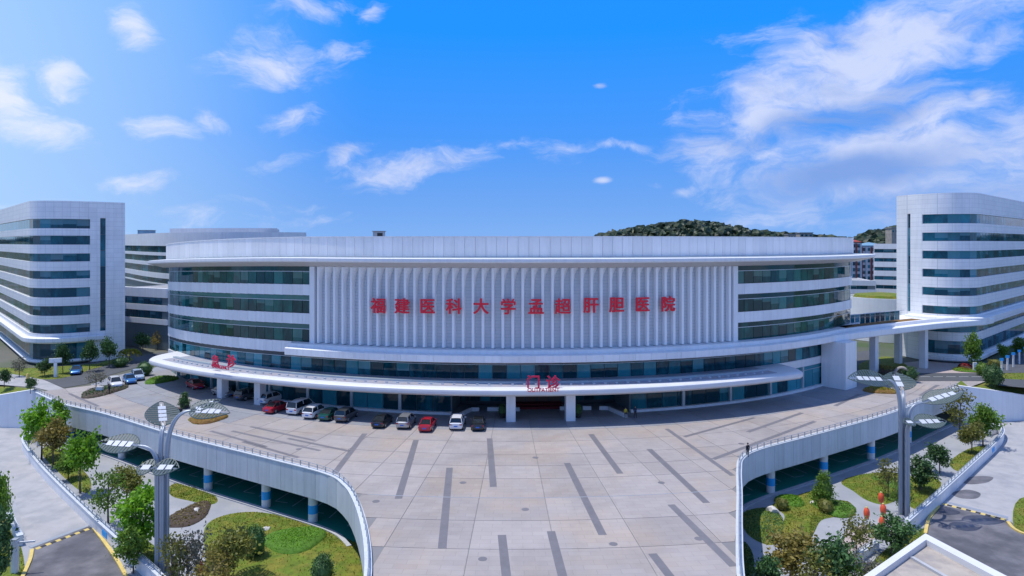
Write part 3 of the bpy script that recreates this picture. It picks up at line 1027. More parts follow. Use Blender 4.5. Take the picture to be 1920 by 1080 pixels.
vs, fs = [], []
cp = canopy_path()
n = len(cp)
m = 9
for i, (x, y, nx, ny, dz) in enumerate(cp):
    s = i / (n - 1)
    arm = min(s * 80.8 * 1.466 / 7.0, (1 - s) * 80.8 * 1.466 / 3.0, 1.0)
    w = 6.2 * math.sin(arm * math.pi / 2) ** 0.75 + 0.05
    for (o, z) in ((-0.3, 4.05), (w - 1.2, 4.05), (w - 0.35, 4.12), (w - 0.05, 4.38), (w, 4.64), (w - 0.08, 4.95), (w - 0.4, 5.16), (w - 0.9, 5.20), (-0.3, 5.245)):
        vs.append((x + nx * o, y + ny * o, z + dz * 0.8))
for i in range(n - 1):
    for k in range(m):
        fs.append((i * m + k, i * m + m + k, i * m + m + (k + 1) % m, i * m + (k + 1) % m))
fs += [tuple(range(m)), tuple(range((n - 1) * m, n * m))]
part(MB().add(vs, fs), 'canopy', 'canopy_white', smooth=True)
top = MB()
pth = arc(RF, CT0 + 6, CT1 - 4.5, 1)
top.sweep([(x, y, nx, ny, dz * .8) for (x, y, nx, ny, dz) in pth], [(0.05, 5.25), (4.9, 5.205), (4.9, 5.235), (0.05, 5.28)])
part(top, 'canopy_roof', 'canopy_top')
tr = MB()
tr.sweep([(x, y, nx, ny, dz * .8) for (x, y, nx, ny, dz) in pth], [(2.6, 5.24), (3.1, 5.24), (3.1, 5.52), (2.6, 5.52)])
part(tr, 'cable_tray', 'frame_pale')
spots = MB()
for i in range(64):
    t = CT0 + 8 + (CT1 - CT0 - 14) * i / 63
    x, y = pol(RF + 4.1, t)
    spots.box((x, y, 5.32 + zo(t) * .8), (0.32, 0.22, 0.22), R(t))
tag(part(spots, 'roof_spotlights', 'cell_white'), kind='stuff')

# columns carrying the canopy and the ledge
for (t, r, w) in ((-32.7, 86.6, 1.25), (-26.8, 86.6, 1.25), (-0.1, 86.9, 1.3), (5.4, 86.9, 1.3)):
    x, y = pol(r, t)
    c = MB().box((x, y, 2.02), (w, w, 4.05), R(t))
    part(c, 'canopy_column', 'white_panel')
(x, y) = pol(86.3, 41.2)
piece('stair_pier', 'white_panel', B, (x, y, 3.97), (4.0, 4.2, 7.95), R(38))
(x0, y0), (x1, y1) = pol(84, 42), pol(60, 42)
part(MB().box(((x0 + x1) / 2, (y0 + y1) / 2, 3.95), (0.4, 24, 7.9), R(42)), 'side_wall', 'white_wall')
part(MB().sweep(arc(RF, 42.3, 56, 1), [(-20, 7.96), (0.9, 7.96), (0.9, 9.5), (-20, 9.5)]), 'undercroft_slab', 'white_wall')

# recessed main entrance
part(MB().sweep(arc(77.5, -6.4, 12.4, 1, True), [(-0.4, 0.0), (0, 0.0), (0, 5.1), (-0.4, 5.1)]), 'recess_wall', 'frame_dark')
for t in (-6.2, 12.2):
    (x0, y0), (x1, y1) = pol(83.6, t), pol(77.4, t)
    part(MB().box(((x0 + x1) / 2, (y0 + y1) / 2, 2.55), (0.4, 6.2, 5.1), R(t)), 'recess_side', 'frame_dark')
tiles_arc(B, 'door', 77.62, 0.2, 5.6, 0.45, 3.0, 1.75, 0.22, 0.08, 'door_brown', flat=True)
tiles_arc(B, 'entrance_glass', 77.60, -6.0, -0.1, 0.5, 3.6, 1.6, 0.14, 0.07, 'glass_low', flat=True)
tiles_arc(B, 'entrance_glass', 77.60, 5.9, 11.9, 0.5, 3.6, 1.6, 0.14, 0.07, 'glass_low', flat=True)
part(MB().sweep(arc(80.6, 0.2, 5.4, 1, True), [(-3, 0.0), (0, 0.0), (0, 0.32), (-3, 0.32)]), 'entrance_step', 'carpet_red')
part(MB().sweep(arc(79.2, 0.0, 5.6, 1, True), [(-1.6, 0.321), (0, 0.321), (0, 0.44), (-1.6, 0.44)]), 'upper_step', 'carpet_red')
for (x0, y0, x1, y1) in ((858, 777, 882, 765), (884, 764.5, 898, 764.3), (914, 764, 935, 764), (967, 764.3, 974, 764.3), (1050, 762.5, 1060, 762.5), (1093, 762, 1108, 762), (1124, 762, 1140, 762), (1141, 762.5, 1174, 777)):
    (ax, ay), (bx, by) = gp(x0, y0, 0.5), gp(x1, y1, 0.5)
    piece('low_wall', 'white_wall', B, ((ax + bx) / 2, (ay + by) / 2, 0.27), (math.hypot(bx - ax, by - ay) + .05, 0.3, 0.54), math.atan2(by - ay, bx - ax))

# rooftop hut
h = thing('roof_vent_hut', 'small grey box with dark opening on the hospital roof edge', 'roof vent', (-22.9, 113, 24.3))
MB().box((0, 0, 1.3), (1.7, 2.0, 2.6)).build('housing', 'concrete', h)
MB().box((0.35, -1.02, 1.75), (0.9, 0.05, 1.2)).build('opening', 'rubber_black', h)
MB().box((0, 0, 2.66), (2.0, 2.3, 0.1)).build('lid', 'roof_grey', h)

# ---------------------------------------------------------------- lettering
_tc = bpy.data.curves.new('lettering', 'FONT')
_to = bpy.data.objects.new('lettering', _tc)
COL.objects.link(_to)


def glyph(ch, size, depth, bold):
    _tc.body = ch
    _tc.size, _tc.extrude = size, depth / 2
    _tc.align_x, _tc.align_y = 'CENTER', 'CENTER'
    bpy.context.view_layer.update()
    me = bpy.data.meshes.new_from_object(_to.evaluated_get(bpy.context.evaluated_depsgraph_get()))
    xs = [v.co.x for v in me.vertices]
    ys = [v.co.y for v in me.vertices]
    cx, cy = (min(xs) + max(xs)) / 2, (min(ys) + max(ys)) / 2
    base = [(v.co.x - cx, -v.co.z, v.co.y - cy) for v in me.vertices]
    polys = [tuple(p.vertices) for p in me.polygons]
    vs, fs = [], []
    # the heavy strokes: the letter thickened by slightly shifted copies of itself
    for k, (dx, dz) in enumerate(((0, 0), (bold, bold * .6), (-bold, -bold * .6), (bold * .6, -bold), (-bold * .6, bold), (bold * 1.2, 0), (-bold * 1.2, 0))):
        n = len(vs)
        vs += [(x + dx, y - 0.004 * k, z + dz) for (x, y, z) in base]
        fs += [tuple(i + n for i in p) for p in polys]
    out = bpy.data.meshes.new('character')
    out.from_pydata(vs, [], fs)
    return out


def letters(root, chars, m, size, depth, bold):
    for ch, (x, y, z), rz, nm in chars:
        me = glyph(ch, size, depth, bold)
        me.materials.clear()
        me.materials.append(MATS[m])
        o = bpy.data.objects.new(nm, me)
        COL.objects.link(o)
        o.parent = root
        o.location = Vector((x, y, z)) - Vector(root.location)
        o.rotation_euler.z = rz


def theta_at(px, r):
    """Angle on the ring r that stands in the photo's column px."""
    k = (px - 960) / F_PX
    lo, hi = -57.0, 57.0
    for _ in range(50):
        mid = (lo + hi) / 2
        x, y = pol(r, mid)
        lo, hi = (mid, hi) if x / y < k else (lo, mid)
    return (lo + hi) / 2


sx, sy = pol(85.0, 1.2)
S = thing('hospital_name_sign', 'row of large dark red characters fixed to the ribbed wall', 'sign', (sx, sy, 15.9))
chars = []
for ch, px, py in zip('福建医科大学孟超肝胆医院', (709, 754, 802, 851, 902, 953, 1005, 1055, 1108, 1156, 1205, 1253), (573, 573.5, 574, 574, 574, 574.5, 574.5, 574, 572.5, 571.5, 570.5, 569.5)):
    t = theta_at(px, 84.95)
    x, y = pol(84.95, t)
    chars.append((ch, (x, y, CAM_H - (py - HZ) * y / F_PX), R(t), 'character'))
letters(S, chars, 'sign_red', 2.36, 0.22, 0.048)
for (lab, zh, en, pxs, py, pye, cat) in (('bright red outpatient characters standing on the canopy edge over the main entrance', '门诊', 'OUTPATIENT', (1000, 1037), 716.5, 731, 'sign'), ('bright red emergency characters standing on the canopy edge above the parked cars', '急诊', 'EMERGENCY', (404, 433.5), 677, 688.5, 'sign')):
    tm = theta_at(sum(pxs) / 2, 89.9)
    mx, my = pol(89.9, tm)
    E_ = thing('entrance_sign', lab, cat, (mx, my, 5.2 + zo(tm) * .8), 0, 'red signs on the canopy edge')
    ch = []
    for c, px in zip(zh, pxs):
        t = theta_at(px, 89.5)
        x, y = pol(89.5, t)
        ch.append((c, (x, y, CAM_H - (py - HZ) * y / F_PX), R(t), 'character'))
    letters(E_, ch, 'sign_red_bright', 1.95, 0.15, 0.04)
    x, y = pol(90.32, tm)
    letters(E_, [(en, (x, y, CAM_H - (pye - HZ) * y / F_PX), R(tm), 'latin_lettering')], 'sign_red_bright', 0.72, 0.06, 0.012)
bpy.data.objects.remove(_to)

# ================================================================ WINGS AND BUILDINGS AROUND
def rounded(E_, K, F_, rad, n=10):
    """E -> rounded corner K -> F as a polyline."""
    E_, K, F_ = Vector(E_), Vector(K), Vector(F_)
    u, w = (E_ - K).normalized(), (F_ - K).normalized()
    ang = u.angle(w)
    d = rad / math.tan(ang / 2)
    a, b = K + u * d, K + w * d
    c = K + (u + w).normalized() * (rad / math.sin(ang / 2))
    out = [tuple(E_)]
    va, vb = a - c, b - c
    tot = va.angle_signed(vb)
    for i in range(n + 1):
        r = Matrix.Rotation(-tot * i / n, 2) @ va
        out.append(tuple(c + r))
    out.append(tuple(F_))
    return out


def cut(pts, s0, s1):
    """Part of a polyline between two arc lengths."""
    out, s = [], 0.0
    for a, b in zip(pts, pts[1:]):
        l = math.hypot(b[0] - a[0], b[1] - a[1])
        for q in (s0, s1):
            if s <= q < s + l:
                k = (q - s) / l
                out.append((a[0] + (b[0] - a[0]) * k, a[1] + (b[1] - a[1]) * k))
        if s0 < s + l < s1:
            out.append(b)
        s += l
    return out


def length(pts):
    return sum(math.hypot(b[0] - a[0], b[1] - a[1]) for a, b in zip(pts, pts[1:]))


def wing(label, E_, K, F_, top, bands, s_win, slot, base_bands, rad, ledge=None, pane=2.4):
    W = thing('ward_wing', label, 'building', (K[0], K[1], 0))
    o = Vector((K[0], K[1]))

    def loc(pts):
        return [(x - o.x, y - o.y) for (x, y) in pts]
    line = rounded(E_, K, F_, rad, 16)
    back = (E_[0] + F_[0] - K[0], E_[1] + F_[1] - K[1])
    c = ((E_[0] + F_[0]) / 2, (E_[1] + F_[1]) / 2)
    # outward side of the walking direction
    dx, dy = line[1][0] - line[0][0], line[1][1] - line[0][1]
    side = 1 if (dy * (line[0][0] - c[0]) - dx * (line[0][1] - c[1])) > 0 else -1

    def P(pts):
        return [(x, y, nx * side, ny * side, 0) for (x, y, nx, ny, _) in path_of(loc(pts))]
    foot = [(x + nx * -0.45, y + ny * -0.45) for (x, y, nx, ny, _) in P(line)]
    bk = (back[0] - o.x, back[1] - o.y)
    MB().prism(foot + [bk], 0.0, top - 1.0).build('core_wall', 'frame_mid', W)
    full = [(x, y) for (x, y, *_r) in P(line)]
    roof_in = [(x + nx * -0.5, y + ny * -0.5) for (x, y, nx, ny, _) in P(line)]
    MB().prism(roof_in + [bk], top - 1.0, top - 0.7).build('roof', 'roof_grey', W)
    L = length(line)
    # white storey bands, each a ring of its own
    zs = [b for b in bands]
    edges = [top] + [z for b in zs for z in b]
    solid = [(edges[i + 1], edges[i]) if i == 0 else None for i in range(1)]
    levels = sorted([(b[1], b[0]) for b in zs] + [(b[1], b[0]) for b in base_bands], reverse=True)   # windows (lo, hi)
    hi = top
    for (lo, h2) in levels + [(0.0, 0.35)]:
        if hi - h2 > 0.05:
            MB().sweep(P(cut(line, s_win - .05, L - .01)), [(-0.55, h2), (0.0, h2), (0.0, hi), (-0.55, hi)]).build('storey_band', 'wing_tile', W, smooth=True)
        hi = lo
    # window panes between the bands
    for (h2, lo) in bands + base_bands:
        seg = cut(line, s_win if (h2, lo) in bands else s_win, L - 0.2)
        tiles = tiles_path(W, 'window_pane', seg, lo + 0.02, h2 - 0.02, pane, 0.10, -0.32, 0.06, 'glass_wing', side)
    # solid end wall with its slot window
    a, b = slot
    for (s0, s1) in ((0.0, a), (b, s_win)):
        seg = cut(line, s0 + 0.001, s1)
        MB().sweep(P(seg), [(-0.5, 0.0), (0.03, 0.0), (0.03, top + 0.02), (-0.5, top + 0.02)]).build('end_wall', 'wing_tile', W)
    seg = cut(line, a, b)
    MB().sweep(P(seg), [(-0.5, bands[0][0] + .3), (0.03, bands[0][0] + .3), (0.03, top + 0.02), (-0.5, top + 0.02)]).build('end_wall', 'wing_tile', W)
    z = bands[0][0] + .25
    zb = bands[-1][1]
    n = 7
    for i in range(n):
        z1, z0 = z - (z - zb) * i / n, z - (z - zb) * (i + 1) / n
        m0 = cut(line, a, b)
        (x0, y0), (x1, y1) = m0[0], m0[-1]
        dx, dy = x1 - x0, y1 - y0
        l = math.hypot(dx, dy)
        nx, ny = dy / l * side, -dx / l * side
        piece('slot_window', 'glass_wing', W, ((x0 + x1) / 2 - nx * 0.3, (y0 + y1) / 2 - ny * 0.3, (z0 + z1) / 2), (l + .05, 0.06, z1 - z0 - 0.12), math.atan2(dy, dx))
    MB().sweep(P(seg), [(-0.5, 0.0), (0.03, 0.0), (0.03, zb), (-0.5, zb)]).build('end_wall', 'wing_tile', W)
    # rear
    for (p, q) in ((line[-1], back), (back, line[0])):
        m = ((p[0] + q[0]) / 2 - o.x, (p[1] + q[1]) / 2 - o.y)
        MB().box((m[0], m[1], top / 2 - .2), (math.hypot(q[0] - p[0], q[1] - p[1]) - 1.2, 0.3, top - .4), math.atan2(q[1] - p[1], q[0] - p[0])).build('rear_wall', 'wing_tile', W)
    for (z0, z1, d) in (ledge or []):
        MB().sweep(P(cut(line, s_win * 0.6 if d > 1 else s_win, L - .1)), [(0.0, z0), (d - .2, z0), (d, z0 + .2), (d, z1 - .15), (d - .2, z1), (0.0, z1 + .1)]).build('balcony_ledge', 'wing_tile', W, smooth=True)
    return W


Lb = [(29.9, 27.95), (26.45, 24.6), (22.75, 21.1), (19.2, 17.55), (15.7, 13.75), (12.0, 10.0), (8.2, 6.35)]
LW = wing('tall white ward wing with rounded corner behind the small street trees and white sign post', (-83.6, 141.7), (-95.5, 131.0), (-139, 177), 33.6, Lb, 6.4, (3.6, 4.6), [(4.3, 1.0)], 8.0, [(4.5, 5.6, 1.1), (0.36, 0.9, 0.5)])
Rb = [(31.0, 29.05), (27.15, 25.35), (23.3, 21.6), (19.45, 17.75), (15.6, 13.9), (11.7, 10.0)]
RW = wing('tall bright white ward wing with rounded corner joined to the pillared bridge', (85.9, 146.5), (89.6, 130.0), (140, 176), 35.4, Rb, 6.6, (3.0, 3.8), [(7.6, 6.3), (4.5, 1.75)], 7.0, [(7.9, 9.55, 1.6), (0.36, 1.3, 0.6)])

# ---------------------------------------------------------------- bridge between hospital and wing
BR = thing('link_bridge', 'long white covered bridge on pillars running from the hospital to the right ward wing', 'bridge', (70, 122, 0))
fe = [(55.2, 113.2), (62, 117.5), (70, 122.3), (78, 127.0), (84.0, 130.4), (91.0, 133.6), (97.5, 136.2), (101.5, 139.2)]
be = [(104, 143), (91, 147), (78, 142), (66, 138), (54, 131)]
MB().prism([(x - 70, y - 122) for x, y in fe + be], 7.97, 8.95).build('deck', 'white_wall', BR)
p = path_of([(x - 70, y - 122) for x, y in fe])
MB().sweep(p, [(-0.5, 7.88), (0.5, 7.88), (0.65, 8.05), (0.65, 8.98), (0.45, 9.08), (-0.5, 9.12)]).build('front_beam', 'white_panel', BR)
MB().sweep(p, [(-1.6, 8.96), (-1.0, 8.96), (-1.0, 9.62), (-1.6, 9.62)]).build('upstand', 'white_panel', BR)
for (x, y, w) in ((68.2, 123.6, 1.15), (80.2, 136.2, 1.1), (82.0, 130.7, 1.15)):
    MB().box((x - 70, y - 122, 3.95), (w, w, 7.9), R(32)).build('pillar', 'white_panel', BR)
bed = offset_line([(x, y) for x, y in fe[1:5]], -3.2)
MB().sweep(path_of([(x - 70, y - 122) for x, y in bed]), [(-1.2, 8.96), (1.2, 8.96), (1.3, 9.5), (-1.3, 9.5)]).build('planting_bed', 'rust_plants', BR)
bal = offset_line([(x, y) for x, y in fe[0:5]], -6.0)
tiles_path(BR, 'glass_panel', bal, 9.0, 11.0, 1.7, 0.12, 0.0, 0.05, 'glass_wing', 1)
MB().sweep(path_of([(x - 70, y - 122) for x, y in bal]), [(-0.08, 11.02), (0.08, 11.02), (0.08, 11.14), (-0.08, 11.14)]).build('hand_rail', 'cell_white', BR)


# ---------------------------------------------------------------- blocks further back
def banded(name, label, pts, top, bottom, rows_, m='white_wall', pane=3.0, depth=30, glass='glass_wing', grp=None):
    """A block seen from one side: pts is its visible plan line, walked with the outside on the right."""
    o = pts[len(pts) // 2]
    W = thing(name, label, 'building', (o[0], o[1], 0))
    p = path_of([(x - o[0], y - o[1]) for x, y in pts])
    MB().sweep(p, [(-depth, 0.0), (-0.4, 0.0), (-0.4, top - .6), (-depth, top - .6)]).build('core_wall', 'frame_mid', W)
    hi = top
    for (z1, z0) in rows_ + [(bottom, bottom)]:
        if hi - z1 > 0.05:
            MB().sweep(p, [(-1.0, z1), (0, z1), (0, hi), (-1.0, hi)]).build('storey_band', m, W)
        hi = z0
    for (z1, z0) in rows_:
        tiles_path(W, 'window_pane', pts, z0 + .03, z1 - .03, pane, 0.15, -0.25, 0.06, glass, 1)
    (xa, ya, nxa, nya, _), (xb, yb, nxb, nyb, _) = p[0], p[-1]
    for (x, y, nx, ny) in ((xa, ya, nxa, nya), (xb, yb, nxb, nyb)):
        MB().box((x - nx * (depth / 2 + .3), y - ny * (depth / 2 + .3), (top - .3) / 2), (depth - .4, 0.4, top - .3), math.atan2(ny, nx)).build('end_wall', m, W)
    MB().sweep(p, [(-depth, top - .59), (-1.0, top - .59), (-1.0, top - .35), (-depth, top - .35)]).build('roof', 'roof_grey', W)
    return W


def at(px, d):
    return ((px - 960) * d / F_PX, d)


def zat(py, d):
    return CAM_H - (py - HZ) * d / F_PX


rear = smooth_line([at(205, 262), at(236, 240), at(272, 215), at(320, 198), at(400, 188), at(490, 186), at(574, 192)], 6)
banded('rear_block', 'curved pale block with stacked window bands rising behind the hospital roof', rear, 28.0, 12.0, [(24.0, 22.0), (21.0, 19.0), (17.8, 15.6), (14.0, 12.4)], pane=3.6)
rear2 = smooth_line([at(318, 214), at(400, 208), at(470, 207), at(520, 209)], 5)
banded('rear_roof_storey', 'set back grey top storey above the curved pale block', rear2, 29.6, 27.2, [], pane=4, depth=16)
banded('link_block', 'low glazed link block between left ward wing and hospital', [at(225, 160), at(312, 152)], zat(540, 155), zat(607, 155), [(zat(557, 155), zat(571, 155)), (zat(582, 155), zat(597, 155))], pane=2.2, depth=14)
hx, hy = at(275, 225)
q = thing('roof_plant_box', 'small blue plant box standing on the curved block roof', 'roof plant', (hx, hy, 27.4))
MB().box((0, 0, 0.9), (4.2, 3.5, 1.8)).build('housing', 'tower_blue', q)
MB().box((0, 0, 1.86), (4.5, 3.8, 0.12)).build('lid', 'roof_grey', q)
banded('rear_block', 'low white five band block half hidden behind the right ward wing', [at(1639, 205), at(1700, 200)], zat(457, 202), zat(556, 202), [(zat(467, 202), zat(474, 202)), (zat(484, 202), zat(491, 202)), (zat(501, 202), zat(508, 202)), (zat(518, 202), zat(525, 202)), (zat(535, 202), zat(542, 202))], pane=2.6, depth=18)
banded('podium_block', 'low white podium block with one window band below the apartment towers', [at(1585, 192), at(1642, 190)], zat(526, 190), zat(551, 190), [(zat(536, 190), zat(543, 190))], pane=3, depth=20)
# drum with a planted roof
dx, dy = at(1655, 172)
D_ = thing('garden_drum', 'white curved wall ringing a planted roof terrace behind the bridge', 'building', (dx, dy, 0))
MB().lathe([(9.0, 0.0), (9.0, zat(560, 165)), (8.6, zat(560, 165)), (8.6, zat(560, 165) - .9)], 40).build('wall', 'white_wall', D_, smooth=True)
MB().lathe([(7.2, zat(560, 165) - .9), (6.5, zat(560, 165) + .5), (3.0, zat(560, 165) + .9)], 24).build('planting', 'grass_ground', D_)


def tower(label, px0, px1, py, d, roofm, wallm, ncol, nfl, grp):
    x0, x1 = at(px0, d)[0], at(px1, d)[0]
    top = zat(py, d)
    w = x1 - x0
    T = thing('apartment_tower', label, 'building', ((x0 + x1) / 2, d, 0), 0, grp)
    MB().box((0, 5, top / 2), (w, 10, top)).build('wall', wallm, T)
    r = MB().prism([(-w / 2 - .3, -.4), (w / 2 + .3, -.4), (w / 2 + .3, 10.4), (-w / 2 - .3, 10.4)], top + .005, top + 0.5)
    r.add([(-w / 2 - .3, -.4, top + .5), (w / 2 + .3, -.4, top + .5), (w / 2 + .3, 10.4, top + .5), (-w / 2 - .3, 10.4, top + .5), (0, 5, top + 2.2)], [(0, 1, 4), (1, 2, 4), (2, 3, 4), (3, 0, 4)])
    r.build('roof', roofm, T)
    for c in range(ncol):
        x = -w / 2 + w * (c + .5) / ncol
        for f in range(nfl):
            z = top - 1.6 - 3.0 * f
            if z < 2:
                break
            k = piece('window', 'glass_wing', T, (0, 0, 0), (w / ncol * .55, 0.12, 1.7))
            k.location = (x, -0.03, z)
    for c in range(ncol + 1):
        x = -w / 2 + w * c / ncol
        k = piece('pier', 'brick_red' if c % 2 == 0 else 'tower_cream', T, (0, 0, 0), (w / ncol * .28, 0.5, top - .4))
        k.location = (x * 0.98, -0.2, top / 2 - .2)
    return T


tower('slim cream apartment tower with red hipped roof beyond the podium block', 1588, 1614, 455, 330, 'brick_red', 'tower_cream', 3, 11, 'apartment towers beyond the hospital')
tower('broad apartment tower with blue top and red piers next to the white banded block', 1615, 1662, 462, 345, 'tower_blue', 'tower_cream', 5, 11, 'apartment towers beyond the hospital')

# ---------------------------------------------------------------- wooded hills


def blob_mesh(seed, rough=0.28):
    bm = bmesh.new()
    bmesh.ops.create_icosphere(bm, subdivisions=2, radius=1.0)
    rr = random.Random(seed)
    for v in bm.verts:
        v.co *= 1 + rr.uniform(-rough, rough)
    vs = [tuple(v.co) for v in bm.verts]
    fs = [tuple(v.index for v in f.verts) for f in bm.faces]
    bm.free()
    return vs, fs


BL = [blob_mesh(k, .42) for k in range(8)]


def hill(label, name, ridge, d, depth, n, seed):
    """ridge: photo px -> row of the crest; a wooded ridge at distance d."""
    rr = random.Random(seed)
    xs = [at(px, d)[0] for px, _ in ridge]
    zs = [zat(py, d) - 4.0 for _, py in ridge]
    m = MB()
    vs, fs = [], []
    for x, z in zip(xs, zs):
        for k in range(6):
            a = k / 5
            vs.append((x, d - depth + 2 * depth * a, max(-2.0, z * math.sin(math.pi * a) ** 0.8)))
    for i in range(len(xs) - 1):
        for k in range(5):
            fs.append((i * 6 + k, i * 6 + 6 + k, i * 6 + 7 + k, i * 6 + k + 1))
    h = tag(m.add(vs, fs).build('hill', 'leaf_hill', fix=False), kind='structure')
    c = MB()
    for _ in range(n):
        x = rr.uniform(xs[0], xs[-1])
        i = max(j for j in range(len(xs) - 1) if xs[j] <= x)
        k = (x - xs[i]) / (xs[i + 1] - xs[i])
        z = zs[i] + (zs[i + 1] - zs[i]) * k
        a = rr.uniform(0.15, 0.62)
        zz = max(-2, z * math.sin(math.pi * a) ** 0.8)
        s = rr.uniform(1.2, 2.6) if rr.random() < .75 else rr.uniform(3.0, 5.2)
        b, f = BL[rr.randrange(8)]
        ca, sa = math.cos(a * 40), math.sin(a * 40)
        c.add([(x + (p[0] * ca - p[1] * sa) * s, d - depth + 2 * depth * a + (p[0] * sa + p[1] * ca) * s, zz + p[2] * s * rr.choice((.9, 1.0, 1.0)) + s * .4) for p in b], f)
    w = tag(c.build('hill_woods', 'leaf_hill', fix=False), label, 'woods', kind='stuff')


hill('dark green woods covering the long low hill behind the hospital roof', 'a', [(1090, 458), (1128, 441), (1170, 434), (1230, 424), (1290, 416), (1340, 421), (1390, 431), (1440, 438), (1500, 444), (1560, 446), (1600, 450), (1630, 460)], 620, 60, 2200, 3)
hill('dark green woods on the small hill beside the right ward wing', 'b', [(1560, 462), (1600, 452), (1630, 440), (1660, 431), (1690, 428), (1740, 426), (1800, 436), (1860, 455)], 520, 50, 1300, 5)
hill('hazy green woods on the low ground far behind the left ward wing', 'c', [(-150, 462), (0, 452), (150, 451), (300, 453), (420, 462)], 900, 60, 700, 9)
hill('wooded ridge running off past the left ward wing', 'd', [(-2600, 462), (-2000, 440), (-1400, 432), (-800, 440), (-300, 446), (-120, 462)], 760, 60, 900, 12)
hill('wooded ridge running off past the right ward wing', 'e', [(1900, 462), (2050, 440), (2500, 428), (3100, 436), (3800, 444), (4400, 462)], 700, 60, 900, 14)
for (px0, px1, py, d, lab) in ((1478, 1492, 440, 560, 'tiny beige house on the wooded ridge, the one with the lower roof'), (1500, 1524, 437, 570, 'tiny beige house on the wooded ridge, the wider one'), (1672, 1690, 428, 470, 'pale villa on top of the small wooded hill')):
    x0, x1 = at(px0, d)[0], at(px1, d)[0]
    z = zat(py, d)
    T = thing('hill_house', lab, 'house', ((x0 + x1) / 2, d, z - 14), 0, 'houses on the hills')
    w = x1 - x0
    MB().box((0, 4, 7), (w, 8, 14)).build('wall', 'roof_tan', T)
    MB().prism([(-w / 2 - .4, -.5), (w / 2 + .4, -.5), (w / 2 + .4, 8.5), (-w / 2 - .4, 8.5)], 14.005, 14.6).build('roof', 'roof_grey', T)
    for c in range(3):
        k = piece('window', 'glass_wing', T, (0, 0, 0), (w / 6, 0.1, 1.6))
        k.location = (-w / 3 + w / 3 * c, -0.03, 12.0)

# ================================================================ STREETS, COURTS, RAMPS


def flat(name, pts, m, z, kind='structure', label=None, cat=None, th=0.01):
    o = MB().prism(pts, z - th, z).build(name, m)
    return tag(o, label, cat, kind=kind)


def pxl(pts, z, n=5, smooth=True):
    w = [gp(x, y, z) for x, y in pts]
    return smooth_line(w, n, True) if smooth else w


# street level
flat('road', pxl([(70, 707), (120, 727), (165, 719), (205, 703), (265, 686), (320, 674), (330, 662), (300, 660), (235, 676), (150, 698)], 0.0, smooth=False), 'road', -0.03)
flat('pavement', pxl([(-60, 690), (20, 698), (70, 706), (122, 729), (100, 734), (66, 726), (-60, 716)], 0.0, smooth=False), 'ramp_paving', -0.045)
flat('parking_apron', pxl([(170, 720), (210, 705), (330, 680), (340, 720), (330, 745), (250, 742), (190, 742)], 0.0, smooth=False), 'bluish_stone', -0.055)
flat('road', pxl([(1712, 699), (1850, 699), (1850, 714), (1700, 714)], 0.0, smooth=False), 'road', -0.03)
flat('road', pxl([(1868, 722), (1850, 700), (1900, 660), (2000, 620), (2060, 650), (1960, 730)], 0.0, smooth=False), 'road', -0.02)
flat('pavement', pxl([(1600, 690), (1730, 676), (1850, 684), (1850, 699), (1712, 699), (1640, 720), (1600, 712)], 0.0, smooth=False), 'pink_paving', -0.045)
flat('road', pxl([(1604, 705), (1604, 660), (1640, 655), (1660, 690), (1650, 705)], 0.0, smooth=False), 'road', -0.04)
flat('apron', pxl([(1600, 716), (1712, 700), (1850, 714), (1800, 731), (1700, 760), (1600, 745)], 0.0, smooth=False), 'plaza_stone', -0.06)
for i in range(5):
    (x, y) = gp(1735 + 24 * i, 706)
    tag(MB().box((x, y, -0.022), (1.8, 0.14, 0.006)).build('lane_marking', 'paint_white'), kind='structure')

# ramps and asphalt on the lower level
flat('ramp', pxl([(-80, 815), (0, 803), (40, 812), (52, 832), (60, 850), (110, 915), (172, 983), (62, 1026), (50, 1012), (32, 950), (0, 880), (-80, 860)], LOW, smooth=False), 'ramp_paving', LOW + 0.012)
flat('driveway', pxl([(62, 1026), (172, 983), (190, 1005), (245, 1090), (260, 1150), (-120, 1150), (-120, 1090), (45, 1090)], LOW, smooth=False), 'asphalt', LOW + 0.018)
flat('ramp', pxl([(1870, 792), (1925, 793), (2020, 800), (2020, 962), (1925, 963), (1893, 978), (1762, 946), (1768, 936), (1825, 883), (1876, 836), (1886, 818)], LOW, smooth=False), 'ramp_paving', LOW + 0.012)
flat('driveway', pxl([(1762, 946), (1893, 978), (1960, 1008), (2060, 1010), (2060, 1150), (1690, 1150), (1735, 1000)], LOW, smooth=False), 'asphalt', LOW + 0.018)
for pts in (((1800, 900), (1830, 893), (1862, 895), (1850, 905), (1815, 908)), ((1785, 925), (1812, 918), (1838, 925), (1830, 935), (1800, 934))):
    flat('damp_patch', pxl(pts, LOW), 'asphalt', LOW + 0.016, th=0.003)


def kerb_line(pts, m, w=0.32, h=0.16, parent=None, name='kerb', z=LOW):
    w_ = path_of(smooth_line([gp(x, y, z) for x, y in pts], 6))
    return MB().sweep(w_, [(-w / 2, z), (w / 2, z), (w / 2, z + h), (-w / 2, z + h)]).build(name, m, parent)


for pts in ([(176, 992), (196, 1018), (222, 1056), (245, 1100)], [(60, 1032), (56, 1052), (40, 1088)], [(1760, 950), (1742, 974), (1735, 1002)], [(1890, 980), (1902, 993), (1930, 1004), (1990, 1008)]):
    tag(kerb_line(pts, 'paint_yellow'), kind='structure')


